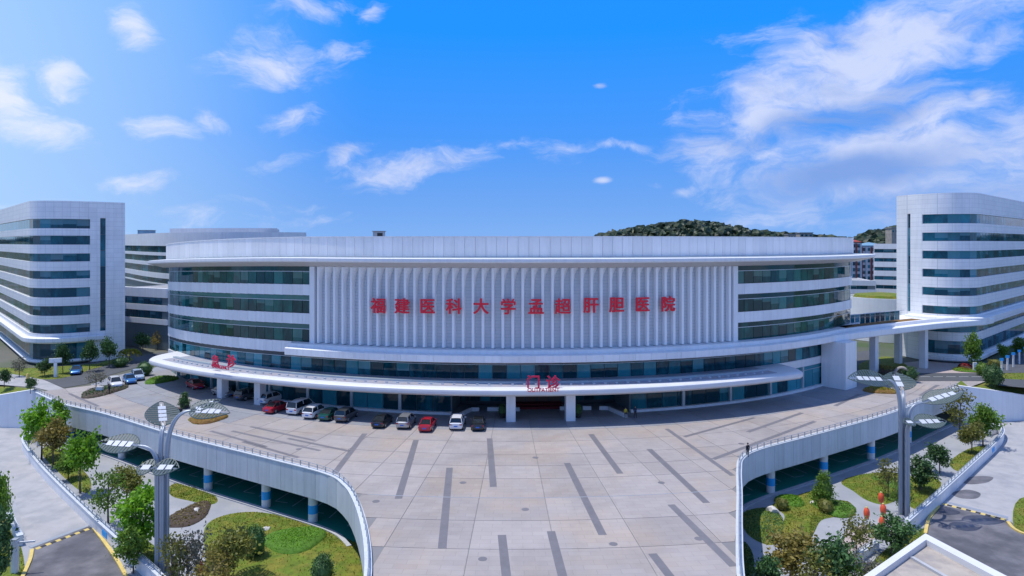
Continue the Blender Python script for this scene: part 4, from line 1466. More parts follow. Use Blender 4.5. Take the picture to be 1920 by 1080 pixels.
def hump(a, b, lab, n):
    (ax, ay), (bx, by) = gp(*a, LOW), gp(*b, LOW)
    H = thing('speed_hump', lab, 'speed hump', ((ax + bx) / 2, (ay + by) / 2, LOW), 0, 'speed humps across the driveways')
    rz = math.atan2(by - ay, bx - ax)
    l = math.hypot(bx - ax, by - ay) / n
    for i in range(n):
        k = (i + .5) / n
        c = (ax + (bx - ax) * k - H.location.x, ay + (by - ay) * k - H.location.y)
        m = MB()
        m.add([(-l / 2 + .01, -.27, .02), (l / 2 - .01, -.27, .02), (l / 2 - .01, -.12, .08), (-l / 2 + .01, -.12, .08), (-l / 2 + .01, .12, .08), (l / 2 - .01, .12, .08), (l / 2 - .01, .27, .02), (-l / 2 + .01, .27, .02)],
              [(0, 1, 2, 3), (3, 2, 5, 4), (4, 5, 6, 7), (0, 3, 4, 7), (1, 6, 5, 2), (0, 7, 6, 1)])
        m.build('segment', ('paint_yellow', 'rubber_black')[i % 2] if True else '', H, (c[0], c[1], 0), rz)
    # gully grating in front of the hump
    g = MB().box((0, 0.95, 0.026), (math.hypot(bx - ax, by - ay), 0.55, 0.02))
    g.build('gully_grating', 'rail_grey', H, rz=rz)


hump((66, 1030), (174, 989), 'black and yellow speed hump on the driveway beside the white barrier post', 12)
hump((1768, 945), (1886, 975), 'black and yellow speed hump on the driveway beside the flat roofed kiosk', 13)


def garden_wall(lab, pts, h, railing=True, plate=None):
    line = smooth_line([gp(x, y, LOW) for x, y in pts], 8)
    o = line[len(line) // 2]
    W = thing('ramp_wall', lab, 'wall', (o[0], o[1], LOW))
    q = path_of([(x - o[0], y - o[1]) for x, y in line])
    MB().sweep(q, [(-.2, 0), (.2, 0), (.2, h), (-.2, h)]).build('wall', 'white_wall', W)
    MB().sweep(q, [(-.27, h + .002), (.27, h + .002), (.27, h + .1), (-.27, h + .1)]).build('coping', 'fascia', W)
    if railing:
        rs = resample([(x - o[0], y - o[1]) for x, y in line], 1.5)
        r = MB()
        for z in (h + .32, h + .55):
            r.tube([(x, y, z) for x, y in rs], .03, 6)
        r.build('hand_rail', 'steel', W)
        for (x, y) in rs:
            k = piece('post', 'steel', W, (0, 0, 0), (.07, .07, .5))
            k.location = (x, y, h + .34)
    if plate:
        i = int(len(q) * plate)
        x, y, nx, ny, _ = q[i]
        s = 1 if (nx * (0 - x - o[0]) + ny * (0 - y - o[1])) > 0 else -1
        k = piece('direction_plate', 'paint_blue', W, (0, 0, 0), (1.5, .04, .6))
        k.location = (x + nx * .225 * s, y + ny * .225 * s, h * .55)
        k.rotation_euler.z = math.atan2(ny, nx) + math.pi / 2
    return W


garden_wall('long white ramp wall with steel railing along the bright green garden trees', [(72, 836), (54, 828), (44, 838), (50, 853), (75, 886), (110, 924), (170, 984), (232, 1042), (310, 1115)], 1.25, True, .80)
garden_wall('white ramp wall with steel railing ending at the lamp foot in the lantern garden', [(1848, 818), (1870, 812), (1880, 822), (1868, 842), (1820, 888), (1760, 945), (1700, 1000)], 1.25, True, .55)
garden_wall('short low garden wall with railing beside the flat roofed kiosk', [(1500, 1135), (1570, 1080), (1645, 1028)], .7, True)
garden_wall('low white wall stub with rail next to the barrier post', [(14, 968), (24, 995), (38, 1024)], 1.0, True)

# white barrier post
x, y = gp(28, 1076, LOW)
bp_ = thing('barrier_post', 'slim white barrier post at the foot of the ramp', 'barrier', (x, y, LOW))
MB().box((0, 0, 1.6), (.45, .45, 3.2)).build('post', 'white_panel', bp_)
MB().box((0, 0, 3.24), (.52, .52, .08)).build('cap', 'rail_grey', bp_)
MB().box((.9, .2, 2.9), (1.5, .12, .14), .2).build('arm', 'white_panel', bp_)

# flat roofed kiosk
zk = -2.5
A, Bq, Cq = gp(1735, 1000, zk), gp(1600, 1093, zk), gp(1890, 1081, zk)
Dq = (Bq[0] + Cq[0] - A[0], Bq[1] + Cq[1] - A[1])
KI = thing('kiosk', 'flat roofed white kiosk with broad parapet and tan roof at the driveway', 'kiosk', (A[0], A[1], LOW))
quad = [(p[0] - A[0], p[1] - A[1]) for p in (A, Bq, Dq, Cq)]
c_ = (sum(p[0] for p in quad) / 4, sum(p[1] for p in quad) / 4)


def shrink(k):
    return [(c_[0] + (x - c_[0]) * k, c_[1] + (y - c_[1]) * k) for x, y in quad]


MB().prism(shrink(.97), 0, 2.75).build('wall', 'white_wall', KI)
MB().prism(shrink(.93), 2.76, 2.95).build('roof', 'roof_tan', KI)
o_, i_ = shrink(1.0), shrink(.845)
m = MB()
vs = [(x, y, 2.7) for x, y in o_] + [(x, y, 3.5) for x, y in o_] + [(x, y, 3.5) for x, y in i_] + [(x, y, 2.9) for x, y in i_]
fs = []
for k in range(4):
    j = (k + 1) % 4
    fs += [(k, j, 4 + j, 4 + k), (4 + k, 4 + j, 8 + j, 8 + k), (8 + k, 8 + j, 12 + j, 12 + k), (12 + k, 12 + j, j, k)]
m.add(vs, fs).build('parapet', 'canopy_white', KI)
# low rib across the roof
p0, p1 = i_[0], i_[1]
q0 = (i_[0][0] + (i_[1][0] - i_[0][0]) * .30, i_[0][1] + (i_[1][1] - i_[0][1]) * .30)
q1 = (i_[3][0] + (i_[2][0] - i_[3][0]) * .30, i_[3][1] + (i_[2][1] - i_[3][1]) * .30)
MB().box(((q0[0] + q1[0]) / 2, (q0[1] + q1[1]) / 2, 3.06), (math.hypot(q1[0] - q0[0], q1[1] - q0[1]) * .92, .35, .22), math.atan2(q1[1] - q0[1], q1[0] - q0[0])).build('roof_rib', 'concrete', KI)

# ================================================================ PLANTS


def quad_leaf(vs, fs, c, size, rr, up=0.3):
    n = Vector((rr.gauss(0, 1), rr.gauss(0, 1), rr.gauss(0, 1) + up)).normalized()
    u = n.orthogonal().normalized()
    a = rr.uniform(0, 6.283)
    w = n.cross(u)
    u, w = u * math.cos(a) + w * math.sin(a), w * math.cos(a) - u * math.sin(a)
    k = len(vs)
    s = size * rr.uniform(.6, 1.3)
    vs += [tuple(c - u * s * .5), tuple(c + w * s * .32), tuple(c + u * s * .6), tuple(c - w * s * .32)]
    fs.append((k, k + 1, k + 2, k + 3))


def crown_mesh(shape, seed, mname):
    rr = random.Random(seed)
    vs, fs = [], []
    centres = []
    if shape == 'round':
        nc, nl, sp, lf = 54, 42, .075, .066
        lobes = []
        while len(lobes) < 9:
            p = Vector((rr.uniform(-1, 1), rr.uniform(-1, 1), rr.uniform(-1, 1)))
            if .45 < p.length < 1 and all((p - q).length > .5 for q in lobes):
                lobes.append(p)
        for i in range(nc):
            p = lobes[i % 9] * rr.uniform(.55, 1.0) + Vector((rr.gauss(0, .19), rr.gauss(0, .19), rr.gauss(0, .16)))
            centres.append(Vector((p.x * .34, p.y * .34, .63 + p.z * .31)))
    elif shape == 'tall':
        nc, nl, sp, lf = 60, 38, .06, .06
        while len(centres) < nc:
            p = Vector((rr.uniform(-1, 1), rr.uniform(-1, 1), rr.uniform(-1, 1)))
            if .2 < p.length < 1:
                centres.append(Vector((p.x * .25 * (1 + .3 * math.sin(9 * p.z + seed)), p.y * .25 * (1 + .3 * math.cos(7 * p.z + seed)), .57 + p.z * .40)))
    elif shape == 'sparse':
        nc, nl, sp, lf = 40, 24, .065, .055
        while len(centres) < nc:
            p = Vector((rr.uniform(-1, 1), rr.uniform(-1, 1), rr.uniform(-1, 1)))
            if .3 < p.length < 1:
                centres.append(Vector((p.x * .33, p.y * .33, .60 + p.z * .38)))
    elif shape == 'cone':
        nc, nl, sp, lf = 80, 30, .05, .05
        for i in range(nc):
            z = rr.uniform(.04, .97)
            r = (.33 * (1 - z) ** .7 + .03) * rr.uniform(.6, 1.0)
            a = rr.uniform(0, 6.283)
            centres.append(Vector((r * math.cos(a), r * math.sin(a), z)))
    elif shape == 'egg':
        nc, nl, sp, lf = 90, 30, .06, .05
        for i in range(nc):
            p = Vector((rr.gauss(0, 1), rr.gauss(0, 1), rr.gauss(0, 1))).normalized() * rr.uniform(.75, 1)
            centres.append(Vector((p.x * .34, p.y * .34, .5 + p.z * .46)))
    elif shape == 'ball':
        nc, nl, sp, lf = 90, 24, .07, .07
        for i in range(nc):
            p = Vector((rr.gauss(0, 1), rr.gauss(0, 1), rr.gauss(0, 1))).normalized() * rr.uniform(.8, 1)
            centres.append(Vector((p.x * .52, p.y * .52, .45 + p.z * .46)))
    elif shape == 'palm':
        nc, nl, sp, lf = 0, 0, 0, 0
        for k in range(16):
            a = 6.283 * k / 16 + rr.uniform(-.15, .15)
            b = rr.uniform(.3, .9)
            for i in range(14):
                t = i / 13
                c = Vector((math.cos(a) * t * .42, math.sin(a) * t * .42, .62 + .3 * b * t - .42 * t * t))
                for _ in range(3):
                    quad_leaf(vs, fs, c + Vector((rr.uniform(-.02, .02), rr.uniform(-.02, .02), 0)), .09, rr)
    for c in centres:
        for _ in range(nl):
            quad_leaf(vs, fs, c + Vector((rr.gauss(0, sp), rr.gauss(0, sp), rr.gauss(0, sp * .75))), lf, rr)
    if shape in ('egg', 'ball', 'cone'):
        b, f = blob_mesh(seed, .12)
        k = len(vs)
        sx, sz, cz = {'egg': (.30, .42, .5), 'ball': (.48, .42, .45), 'cone': (.20, .40, .42)}[shape]
        vs += [(p[0] * sx, p[1] * sx, cz + p[2] * sz) for p in b]
        fs += [tuple(i + k for i in q) for q in f]
    me = bpy.data.meshes.new('crown')
    me.from_pydata(vs, [], fs)
    me.materials.append(MATS[mname])
    return me


def trunk_mesh(shape, seed):
    rr = random.Random(seed)
    m = MB()
    hi = {'round': .55, 'tall': .62, 'sparse': .72, 'cone': .6, 'egg': .4, 'ball': .4, 'palm': .62}[shape]
    pts = [(0, 0, 0), (rr.uniform(-.012, .012), rr.uniform(-.012, .012), hi * .5), (rr.uniform(-.02, .02), rr.uniform(-.02, .02), hi)]
    m.tube(pts, [.022, .017, .009], 7)
    if shape in ('round', 'tall', 'sparse'):
        for k in range(9):
            a = 6.283 * k / 9 + rr.uniform(-.3, .3)
            z = rr.uniform(.28, hi * .95)
            l = rr.uniform(.14, .30)
            m.tube([(0, 0, z), (math.cos(a) * l * .5, math.sin(a) * l * .5, z + l * .45), (math.cos(a) * l, math.sin(a) * l, z + l * rr.uniform(.7, 1.1))], [.010, .006, .003], 5)
    me = bpy.data.meshes.new('trunk')
    me.from_pydata(m.v, [], m.f)
    me.materials.append(MATS['bark'])
    return me


_cr, _tr = {}, {}


def plant(name, label, cat, px, py, top, wpx, shape, m, z=LOW, group=None, var=0):
    x, y = gp(px, py, z)
    h = (py - top) * y / F_PX
    sh = {'round': .80, 'tall': .62, 'sparse': .76, 'cone': .66, 'egg': .74, 'ball': 1.10, 'palm': .84}[shape]
    w = wpx * y / F_PX / sh
    key = (shape, m, var)
    if key not in _cr:
        _cr[key] = crown_mesh(shape, 11 + len(_cr) * 7, m)
    if (shape, var) not in _tr:
        _tr[(shape, var)] = trunk_mesh(shape, 5 + len(_tr) * 3)
    T = thing(name, label, cat, (x, y, z), rnd.uniform(0, 6.283), group)
    for nm, me in (('trunk', _tr[(shape, var)]), ('crown', _cr[key])):
        o = bpy.data.objects.new(nm, me)
        COL.objects.link(o)
        o.parent = T
        o.scale = (w, w, h)
    return T


def lawn(label, pts, m='grass_ground', blade='grass_blade', dome=.22, n=2600, z=LOW, size=.13):
    line = pxl(pts, z, 4)
    cx, cy = sum(p[0] for p in line) / len(line), sum(p[1] for p in line) / len(line)
    vs, fs = [(cx, cy, z + dome)], []
    K = 5
    for k in range(1, K + 1):
        f = k / K
        for (x, y) in line:
            vs.append((cx + (x - cx) * f, cy + (y - cy) * f, z + .015 + dome * (1 - f * f)))
    N = len(line)
    for i in range(N):
        fs.append((0, 1 + i, 1 + (i + 1) % N))
        for k in range(K - 1):
            fs.append((1 + k * N + i, 1 + (k + 1) * N + i, 1 + (k + 1) * N + (i + 1) % N, 1 + k * N + (i + 1) % N))
    tag(MB().add(vs, fs).build('lawn', m, smooth=True), kind='structure')
    rr = random.Random(int(pts[0][0]))
    bv, bf = [], []
    for _ in range(n):
        i = rr.randrange(N)
        f = math.sqrt(rr.random()) * .985
        k = rr.random()
        a, b = line[i], line[(i + 1) % N]
        x, y = a[0] + (b[0] - a[0]) * k, a[1] + (b[1] - a[1]) * k
        quad_leaf(bv, bf, Vector((cx + (x - cx) * f, cy + (y - cy) * f, z + .06 + dome * (1 - f * f))), size, rr, .6)
    me = bpy.data.meshes.new('grass')
    me.from_pydata(bv, [], bf)
    me.materials.append(MATS[blade])
    o = bpy.data.objects.new('grass', me)
    COL.objects.link(o)
    tag(o, label, 'grass', kind='stuff')


def hedge(name, label, cat, px, py, rxp, ryp, h, m, z=LOW, n=1500, leaf=.22, group=None, core='hedge_core', rot=0.0):
    """A clipped low mound of leaves; px, py is the middle of its foot."""
    x, y = gp(px, py, z)
    sc = y / F_PX
    rx = rxp * sc
    y0, y1 = gp(px, py + ryp, z)[1], gp(px, py - ryp, z)[1]
    ry = (y1 - y0) / 2
    Hd = thing(name, label, cat, (x, y, z), rot, group)
    rr = random.Random(int(px * 3 + py))
    vs, fs = [], []
    for _ in range(n):
        a, f = rr.uniform(0, 6.283), math.sqrt(rr.random())
        k = 1 + .10 * math.sin(3 * a + px)
        quad_leaf(vs, fs, Vector((math.cos(a) * f * rx * k, math.sin(a) * f * ry * k, h * (1 - f ** 3) ** .6 + rr.uniform(-.08, .08))), leaf, rr, .8)
    me = bpy.data.meshes.new('foliage')
    me.from_pydata(vs, [], fs)
    me.materials.append(MATS[m])
    o = bpy.data.objects.new('foliage', me)
    COL.objects.link(o)
    o.parent = Hd
    pr = [(1.0, 0.02), (.97, h * .35), (.85, h * .68), (.6, h * .88), (.3, h * .96)]
    b = MB().lathe(pr, 28)
    b.v = [(p[0] * rx * (1 + .1 * math.sin(3 * math.atan2(p[1], p[0]) + px)), p[1] * ry * (1 + .1 * math.sin(3 * math.atan2(p[1], p[0]) + px)), p[2]) for p in b.v]
    b.build('mound', core, Hd, smooth=True)
    return Hd


def boulder(label, px, py, wpx, z=LOW, dz=0.0):
    x, y = gp(px, py, z)
    s = wpx * y / F_PX / 2
    b, f = blob_mesh(int(px), .22)
    o = MB().add([(p[0] * s, p[1] * s * .8, p[2] * s * .7 + s * .35) for p in b], f).build('boulder', 'rock', None, (x, y, z + dz), rnd.uniform(0, 3), smooth=True)
    tag(o, label, 'boulder', 'pale boulders in the gardens')


# --- left court
lawn('mown grass of the big lawn around the white boulders', [(384, 990), (418, 967), (480, 960), (560, 975), (640, 1006), (700, 1035), (700, 1110), (400, 1110), (386, 1050)], n=5200)
lawn('mown grass of the small lawn beside the undercroft kerb', [(316, 914), (340, 905), (385, 918), (408, 936), (395, 946), (350, 938), (322, 930)], n=1500)
lawn('rough grass below the bright trees along the ramp wall', [(78, 850), (98, 836), (135, 862), (170, 900), (160, 925), (120, 895)], n=1500)
lawn('rough grass strip behind the lamp foot along the ramp wall', [(250, 1010), (285, 1020), (330, 1075), (340, 1110), (300, 1095), (262, 1045)], n=1200)
hedge('flower_bed', 'round dark flower bed with one pale boulder', 'flower bed', 355, 966, 33, 25, .35, 'leaf_brown', n=900, core='soil')
hedge('low_hedge', 'bright green clipped hedge mound between two white boulders on the lawn', 'hedge', 552, 1016, 58, 25, .75, 'leaf_bright', n=4200, leaf=.16, core='hedge_core')
hedge('low_hedge', 'dull olive hedge mound by the path behind the flower bed', 'hedge', 268, 935, 22, 12, .6, 'leaf_olive', n=800)
boulder('white boulder at the tip of the bright hedge mound', 499, 996, 16)
boulder('larger white boulder in front of the bright hedge mound', 548, 1030, 20)
boulder('small pale boulder lying in the round flower bed', 369, 962, 13, dz=.2)
GT = 'trees of the left garden court'
plant('garden_tree', 'bright green tree against the white retaining wall', 'tree', 78, 862, 752, 62, 'round', 'leaf_bright', group=GT)
plant('garden_tree', 'bright green treetop reaching above the deck parapet', 'tree', 112, 846, 742, 30, 'tall', 'leaf_bright', group=GT)
plant('garden_tree', 'brown leaved tree next to the bend of the ramp wall', 'tree', 100, 876, 782, 60, 'round', 'leaf_brown', group=GT)
plant('garden_tree', 'vivid light green tree halfway along the ramp wall', 'tree', 150, 925, 805, 66, 'round', 'leaf_bright', group=GT, var=1)
plant('garden_tree', 'olive bush like tree below the vivid light green one', 'tree', 128, 900, 845, 44, 'round', 'leaf_mid', group=GT)
plant('garden_tree', 'loose thin crowned tree between vivid green tree and solar lamp', 'tree', 203, 985, 875, 66, 'sparse', 'leaf_mid', group=GT)
plant('garden_tree', 'olive tree behind the loose thin crowned one', 'tree', 238, 950, 872, 56, 'round', 'leaf_olive', group=GT)
plant('garden_tree', 'tall bright green tree right beside the solar lamp shaft', 'tree', 264, 1048, 905, 78, 'tall', 'leaf_bright', group=GT)
plant('garden_tree', 'dark green tree leaning over the ramp railing below the lamp', 'tree', 250, 1075, 985, 60, 'round', 'leaf_mid', group=GT)
plant('garden_tree', 'nearly bare grey tree in front of the round flower bed', 'tree', 352, 1110, 985, 78, 'sparse', 'leaf_grey', group=GT)
plant('garden_tree', 'thin grey green tree standing close to the lamp shaft', 'tree', 322, 1125, 1000, 60, 'sparse', 'leaf_olive', group=GT, var=1)
plant('garden_tree', 'yellowish olive tree at the edge of the big lawn', 'tree', 428, 1100, 985, 84, 'round', 'leaf_olive', group=GT, var=1)
plant('garden_tree', 'brownish tree at the big lawn, below the yellowish olive one', 'tree', 400, 1130, 1030, 80, 'sparse', 'leaf_brown', group=GT)
plant('clipped_shrub', 'dark egg shaped shrub at the tip of the bright hedge mound', 'shrub', 478, 1046, 984, 42, 'egg', 'leaf_dark')
plant('clipped_shrub', 'dark egg shaped shrub on the lawn beside the deck corner', 'shrub', 604, 1100, 1038, 46, 'egg', 'leaf_dark')
plant('garden_tree', 'green tree beyond the ramp across from the garden wall', 'tree', 2, 1010, 885, 46, 'round', 'leaf_mid', group=GT, var=1)
plant('garden_tree', 'dark tree behind the white barrier post', 'tree', -8, 1105, 940, 60, 'tall', 'leaf_dark', group=GT)
lawn('grass verge under the dark tree by the barrier post', [(-60, 940), (10, 960), (34, 1010), (46, 1060), (36, 1110), (-80, 1110)], n=1600)

# --- right court
lawn('grass of the oval lawn ringed by the grey path', [(1577, 905), (1600, 893), (1650, 886), (1700, 890), (1722, 905), (1692, 930), (1660, 946), (1625, 938), (1600, 921)], n=2200, dome=.4)
lawn('grass of the winding lawn around the conical tree', [(1448, 946), (1490, 930), (1530, 920), (1548, 935), (1590, 940), (1598, 955), (1570, 968), (1540, 976), (1526, 1000), (1512, 1024), (1470, 1014), (1468, 985), (1470, 965)], n=2800)
lawn('shaded ground cover below the deck wall in the lantern garden', [(1392, 962), (1440, 952), (1468, 972), (1464, 1010), (1440, 1022), (1400, 1000)], blade='leaf_dark', m='grass_ground', n=3000)
lawn('dark ground cover strip at the foot of the deck wall', [(1392, 1020), (1408, 1030), (1414, 1060), (1405, 1100), (1390, 1110)], blade='leaf_dark', m='grass_ground', n=1600)
lawn('rough grass between solar lamp and ramp wall', [(1705, 905), (1730, 890), (1765, 905), (1745, 935), (1720, 955), (1700, 940)], n=1500)
lawn('rough grass in the far corner below the ramp wall', [(1780, 868), (1815, 842), (1852, 836), (1842, 858), (1805, 885)], n=1200)
lawn('weedy strip between ramp wall and kiosk', [(1690, 1010), (1735, 990), (1728, 1010), (1640, 1075), (1610, 1085), (1650, 1040)], n=1300)
lawn('verge with shrubs beyond the yellow kerb', [(1912, 935), (1990, 930), (1990, 1003), (1930, 1000), (1900, 985)], n=1200)
hedge('low_hedge', 'bright hedge mound beside the dark deck wall bed', 'hedge', 1482, 942, 26, 11, .6, 'leaf_bright', n=1300)
hedge('low_hedge', 'green hedge mound at the foot of the conical tree', 'hedge', 1565, 955, 38, 15, .6, 'leaf_mid', n=1500)
hedge('low_hedge', 'rusty green hedge mound on the oval lawn', 'hedge', 1672, 908, 36, 14, .55, 'leaf_olive', n=1300)
plant('clipped_shrub', 'round olive ball shrub on the hedge under the conical tree', 'shrub', 1547, 962, 934, 27, 'ball', 'leaf_olive')
plant('clipped_shrub', 'round olive ball shrub at the end of the bright hedge mound', 'shrub', 1466, 956, 932, 24, 'ball', 'leaf_olive')
boulder('grey flat boulder beside the dark deck wall bed', 1448, 960, 22)
boulder('cream boulder between the hedges by the conical tree', 1524, 946, 14)
GR = 'trees of the right garden court'
plant('conical_tree', 'dense conical green tree on the winding lawn', 'tree', 1545, 950, 882, 44, 'cone', 'leaf_mid')
for a in (
        (1800, 822, 728, 58, 'sparse', 'leaf_olive', 'thin olive tree beside the leaf lamp at the far ramp end', 1), (1843, 838, 750, 52, 'round', 'leaf_mid', 'green tree standing at the bend of the right ramp wall', 0),
        (1822, 852, 788, 44, 'round', 'leaf_olive', 'low olive tree under the taller trees at the right ramp bend', 0), (1762, 888, 832, 46, 'round', 'leaf_dark', 'dark tree leaning over the middle of the right ramp wall', 0),
        (1726, 922, 850, 50, 'tall', 'leaf_dark', 'dark slender tree just behind the right solar lamp', 0), (1665, 935, 862, 48, 'sparse', 'leaf_olive', 'thin olive tree growing at the oval lawn', 0),
        (1482, 1100, 995, 96, 'round', 'leaf_brown', 'broad reddish olive tree near the dark deck wall', 1), (1440, 1130, 1040, 60, 'round', 'leaf_dark', 'dark tree low against the deck wall', 1),
        (1556, 1115, 1000, 94, 'round', 'leaf_dark', 'broad dark tree between reddish tree and lanterns', 2), (1606, 1060, 960, 62, 'sparse', 'leaf_olive', 'loose olive tree beside the gravel patch', 2),
        (1672, 1042, 966, 72, 'round', 'leaf_dark', 'dense dark tree in front of the red lanterns', 3), (1626, 1120, 1030, 70, 'sparse', 'leaf_grey', 'bare grey tree beside the short garden wall', 1),
        (1590, 1130, 1035, 60, 'sparse', 'leaf_mid', 'thin green tree beside the short garden wall', 1), (1528, 1130, 1025, 70, 'sparse', 'leaf_olive', 'thin olive tree in front of the broad dark one', 3),
        (1690, 965, 905, 40, 'sparse', 'leaf_mid', 'thin green sapling wrapped round the right lamp foot', 0)):
    plant('garden_tree', a[6], 'tree', a[0], a[1], a[2], a[3], a[4], a[5], group=GR, var=a[7])
flat('gravel_patch', pxl([(1585, 1000), (1630, 982), (1660, 990), (1640, 1010), (1600, 1035), (1580, 1040)], LOW), 'pink_paving', LOW + .012)

# --- street level plants
ST = 'street trees along the upper road'
for a in (
        (118, 700, 644, 28, 'round', 'leaf_dark', 'dark street tree before the ward wing, beside the white sign board', 0), (168, 696, 636, 32, 'round', 'leaf_dark', 'dark street tree before the slot window wall of the left wing', 1),
        (205, 688, 630, 30, 'round', 'leaf_dark', 'dark street tree at the corner of the left ward wing', 2), (36, 706, 668, 26, 'sparse', 'leaf_grey', 'thin greyish street tree on the lawn of the left wing', 0),
        (84, 706, 670, 30, 'round', 'leaf_dark', 'small dark street tree by the rounded corner of the left wing', 3), (8, 727, 692, 24, 'round', 'leaf_dark', 'small dark tree above the left retaining wall', 0),
        (57, 738, 708, 22, 'round', 'leaf_dark', 'small dark tree above the deck corner beside the orange bollard', 1), (180, 728, 690, 34, 'sparse', 'leaf_grey', 'bare grey tree on the island beside the white parked car', 1),
        (268, 662, 622, 30, 'round', 'leaf_dark', 'dark tree under the glazed link block', 2), (296, 655, 620, 24, 'sparse', 'leaf_brown', 'brown tree close to the hospital end wall', 0),
        (1822, 694, 620, 28, 'tall', 'leaf_mid', 'tall slim street tree before the right ward wing', 0), (1881, 676, 643, 22, 'round', 'leaf_mid', 'round topped street tree on the road beside the right wing', 0), (1911, 668, 630, 24, 'tall', 'leaf_mid', 'slim street tree furthest along the road of the right wing', 1),
        (1706, 716, 686, 28, 'egg', 'leaf_dark', 'small dense green tree beside the stone ring', 0)):
    plant('street_tree', a[6], 'tree', a[0], a[1], a[2], a[3], a[4], a[5], z=-.05, group=ST, var=a[7])
plant('palm_shrub', 'yellowish palm like shrub between left wing and hospital', 'shrub', 243, 680, 642, 40, 'palm', 'leaf_yellow', z=-.05)
plant('clipped_shrub', 'round dark shrub beside the canopy tip', 'shrub', 272, 704, 676, 26, 'ball', 'leaf_dark', z=-.05)
plant('clipped_shrub', 'grey green shrub at the corner of the left wing', 'shrub', 225, 688, 668, 26, 'ball', 'leaf_dark', z=-.05)
plant('clipped_shrub', 'large round dark shrub on the verge of the right road', 'shrub', 1862, 722, 680, 36, 'ball', 'leaf_dark', z=-.05)
plant('clipped_shrub', 'bright round shrub beside the red flower bed', 'shrub', 1842, 704, 678, 24, 'ball', 'leaf_mid', z=-.05)
plant('clipped_shrub', 'brownish shrub on the verge above the right road', 'shrub', 1866, 690, 672, 24, 'ball', 'leaf_olive', z=-.05)
lawn('green verge in front of the left ward wing', [(-40, 690), (40, 704), (90, 712), (140, 704), (185, 688), (225, 680), (150, 684), (60, 690)], z=-.05, n=1500, dome=.15)
lawn('shaded verge at the foot of the left wing end wall', [(160, 694), (215, 682), (250, 676), (240, 670), (200, 676)], z=-.05, n=500, dome=.1, blade='leaf_dark')
lawn('green verge beside the right road', [(1848, 706), (1880, 700), (1960, 700), (1990, 706), (1940, 712), (1890, 711)], z=-.05, n=1300, dome=.25)
lawn('grass under the bridge between its pillars', [(1612, 682), (1660, 668), (1690, 678), (1700, 690), (1660, 700), (1620, 700)], z=-.05, n=700, dome=.1, blade='leaf_olive')
hedge('flower_bed', 'dark planted island with grey bare tree beside the white parked car', 'flower bed', 194, 734, 30, 12, .5, 'leaf_dark', z=0, n=900, leaf=.3, core='soil')
hedge('flower_bed', 'grassy island beside the glazed ground floor and canopy tip', 'flower bed', 302, 713, 26, 7, .5, 'leaf_mid', z=0, n=800, leaf=.3)
hedge('flower_bed', 'yellow green planted island on the plaza below the left lamp leaves', 'flower bed', 389, 786, 33, 9, .55, 'leaf_yellow', z=0, n=1200, leaf=.22, core='rust_plants')
hedge('flower_bed', 'yellow green planted island on the plaza below the right lamp leaves', 'flower bed', 1650, 733, 30, 6, .5, 'leaf_yellow', z=0, n=1200, leaf=.22, core='rust_plants')
hedge('flower_bed', 'brown shrub bed between bridge pillars and plaza', 'flower bed', 1668, 705, 22, 9, 1.6, 'leaf_brown', z=0, n=1200, leaf=.35, core='soil')
hedge('flower_bed', 'yellow flower bed with white sign before the right wing', 'flower bed', 1820, 694, 30, 5, .35, 'leaf_yellow', z=0, n=900, leaf=.3)
hedge('flower_bed', 'small clump of red flowers in the yellow flower bed', 'flower bed', 1812, 692, 9, 3.5, .95, 'leaf_red', z=0, n=600, leaf=.3, core='soil')

# ================================================================ SOLAR LEAF LAMPS


def leaf_outline(l, w, n=14):
    out = []
    for i in range(n + 1):
        t = i / n
        out.append((t * l, w * .5 * math.sin(math.pi * t ** .8) ** .85))
    return out + [(x, -y) for (x, y) in reversed(out[1:-1])]


def solar_leaf(root, base, yaw, pitch, roll, l, w, ncell=4):
    """One leaf-shaped panel: slatted green blade, spine, white cells along the middle."""
    M_ = Matrix.Translation(Vector(base)) @ Matrix.Rotation(yaw, 4, 'Z') @ Matrix.Rotation(-pitch, 4, 'Y') @ Matrix.Rotation(roll, 4, 'X')
    ol = leaf_outline(l, w)

    def half(x):
        best = 0
        for (a, ya), (b, yb) in zip(ol[:15], ol[1:15]):
            if a <= x <= b:
                best = ya + (yb - ya) * (x - a) / max(b - a, 1e-6)
        return best
    frame = MB()
    frame.tube([tuple(M_ @ Vector((x, y, .10 * abs(y)))) for x, y in ol + ol[:1]], .05, 6)
    leaf = frame.build('leaf_frame', 'leaf_panel', root)
    ns = int(l / .27)
    sl = MB()
    for i in range(1, ns):
        x = l * i / ns
        h = half(x) * .97
        if h < .2:
            continue
        for s in (-1, 1):
            a, b = sorted((s * .20, s * h))
            vs = [(x - .10, a, .02), (x + .08, a, .06), (x + .08, b, .06), (x - .10, b, .02), (x - .10, a, -.02), (x + .08, a, .02), (x + .08, b, .02), (x - .10, b, -.02)]
            sl.add([tuple(M_ @ Vector((p[0], p[1], p[2] + .10 * abs(p[1])))) for p in vs], [(0, 1, 2, 3), (7, 6, 5, 4), (0, 4, 5, 1), (1, 5, 6, 2), (2, 6, 7, 3), (3, 7, 4, 0)])
    tag(sl.build('slats', 'leaf_panel', leaf), kind='stuff')
    for i in range(ncell):
        x = l * (.16 + .62 * (i + .5) / ncell)
        c = MB().box((x, 0, .085), (l * .62 / ncell * .80, min(.7, half(x) * .62), .035))
        c.v = [tuple(M_ @ Vector(p)) for p in c.v]
        c.build('solar_cell', 'cell_white', leaf)
    sp = MB().tube([tuple(M_ @ Vector((-.1, 0, -.06))), tuple(M_ @ Vector((l * .9, 0, -.06)))], .05, 6)
    sp.build('spine', 'steel', leaf)


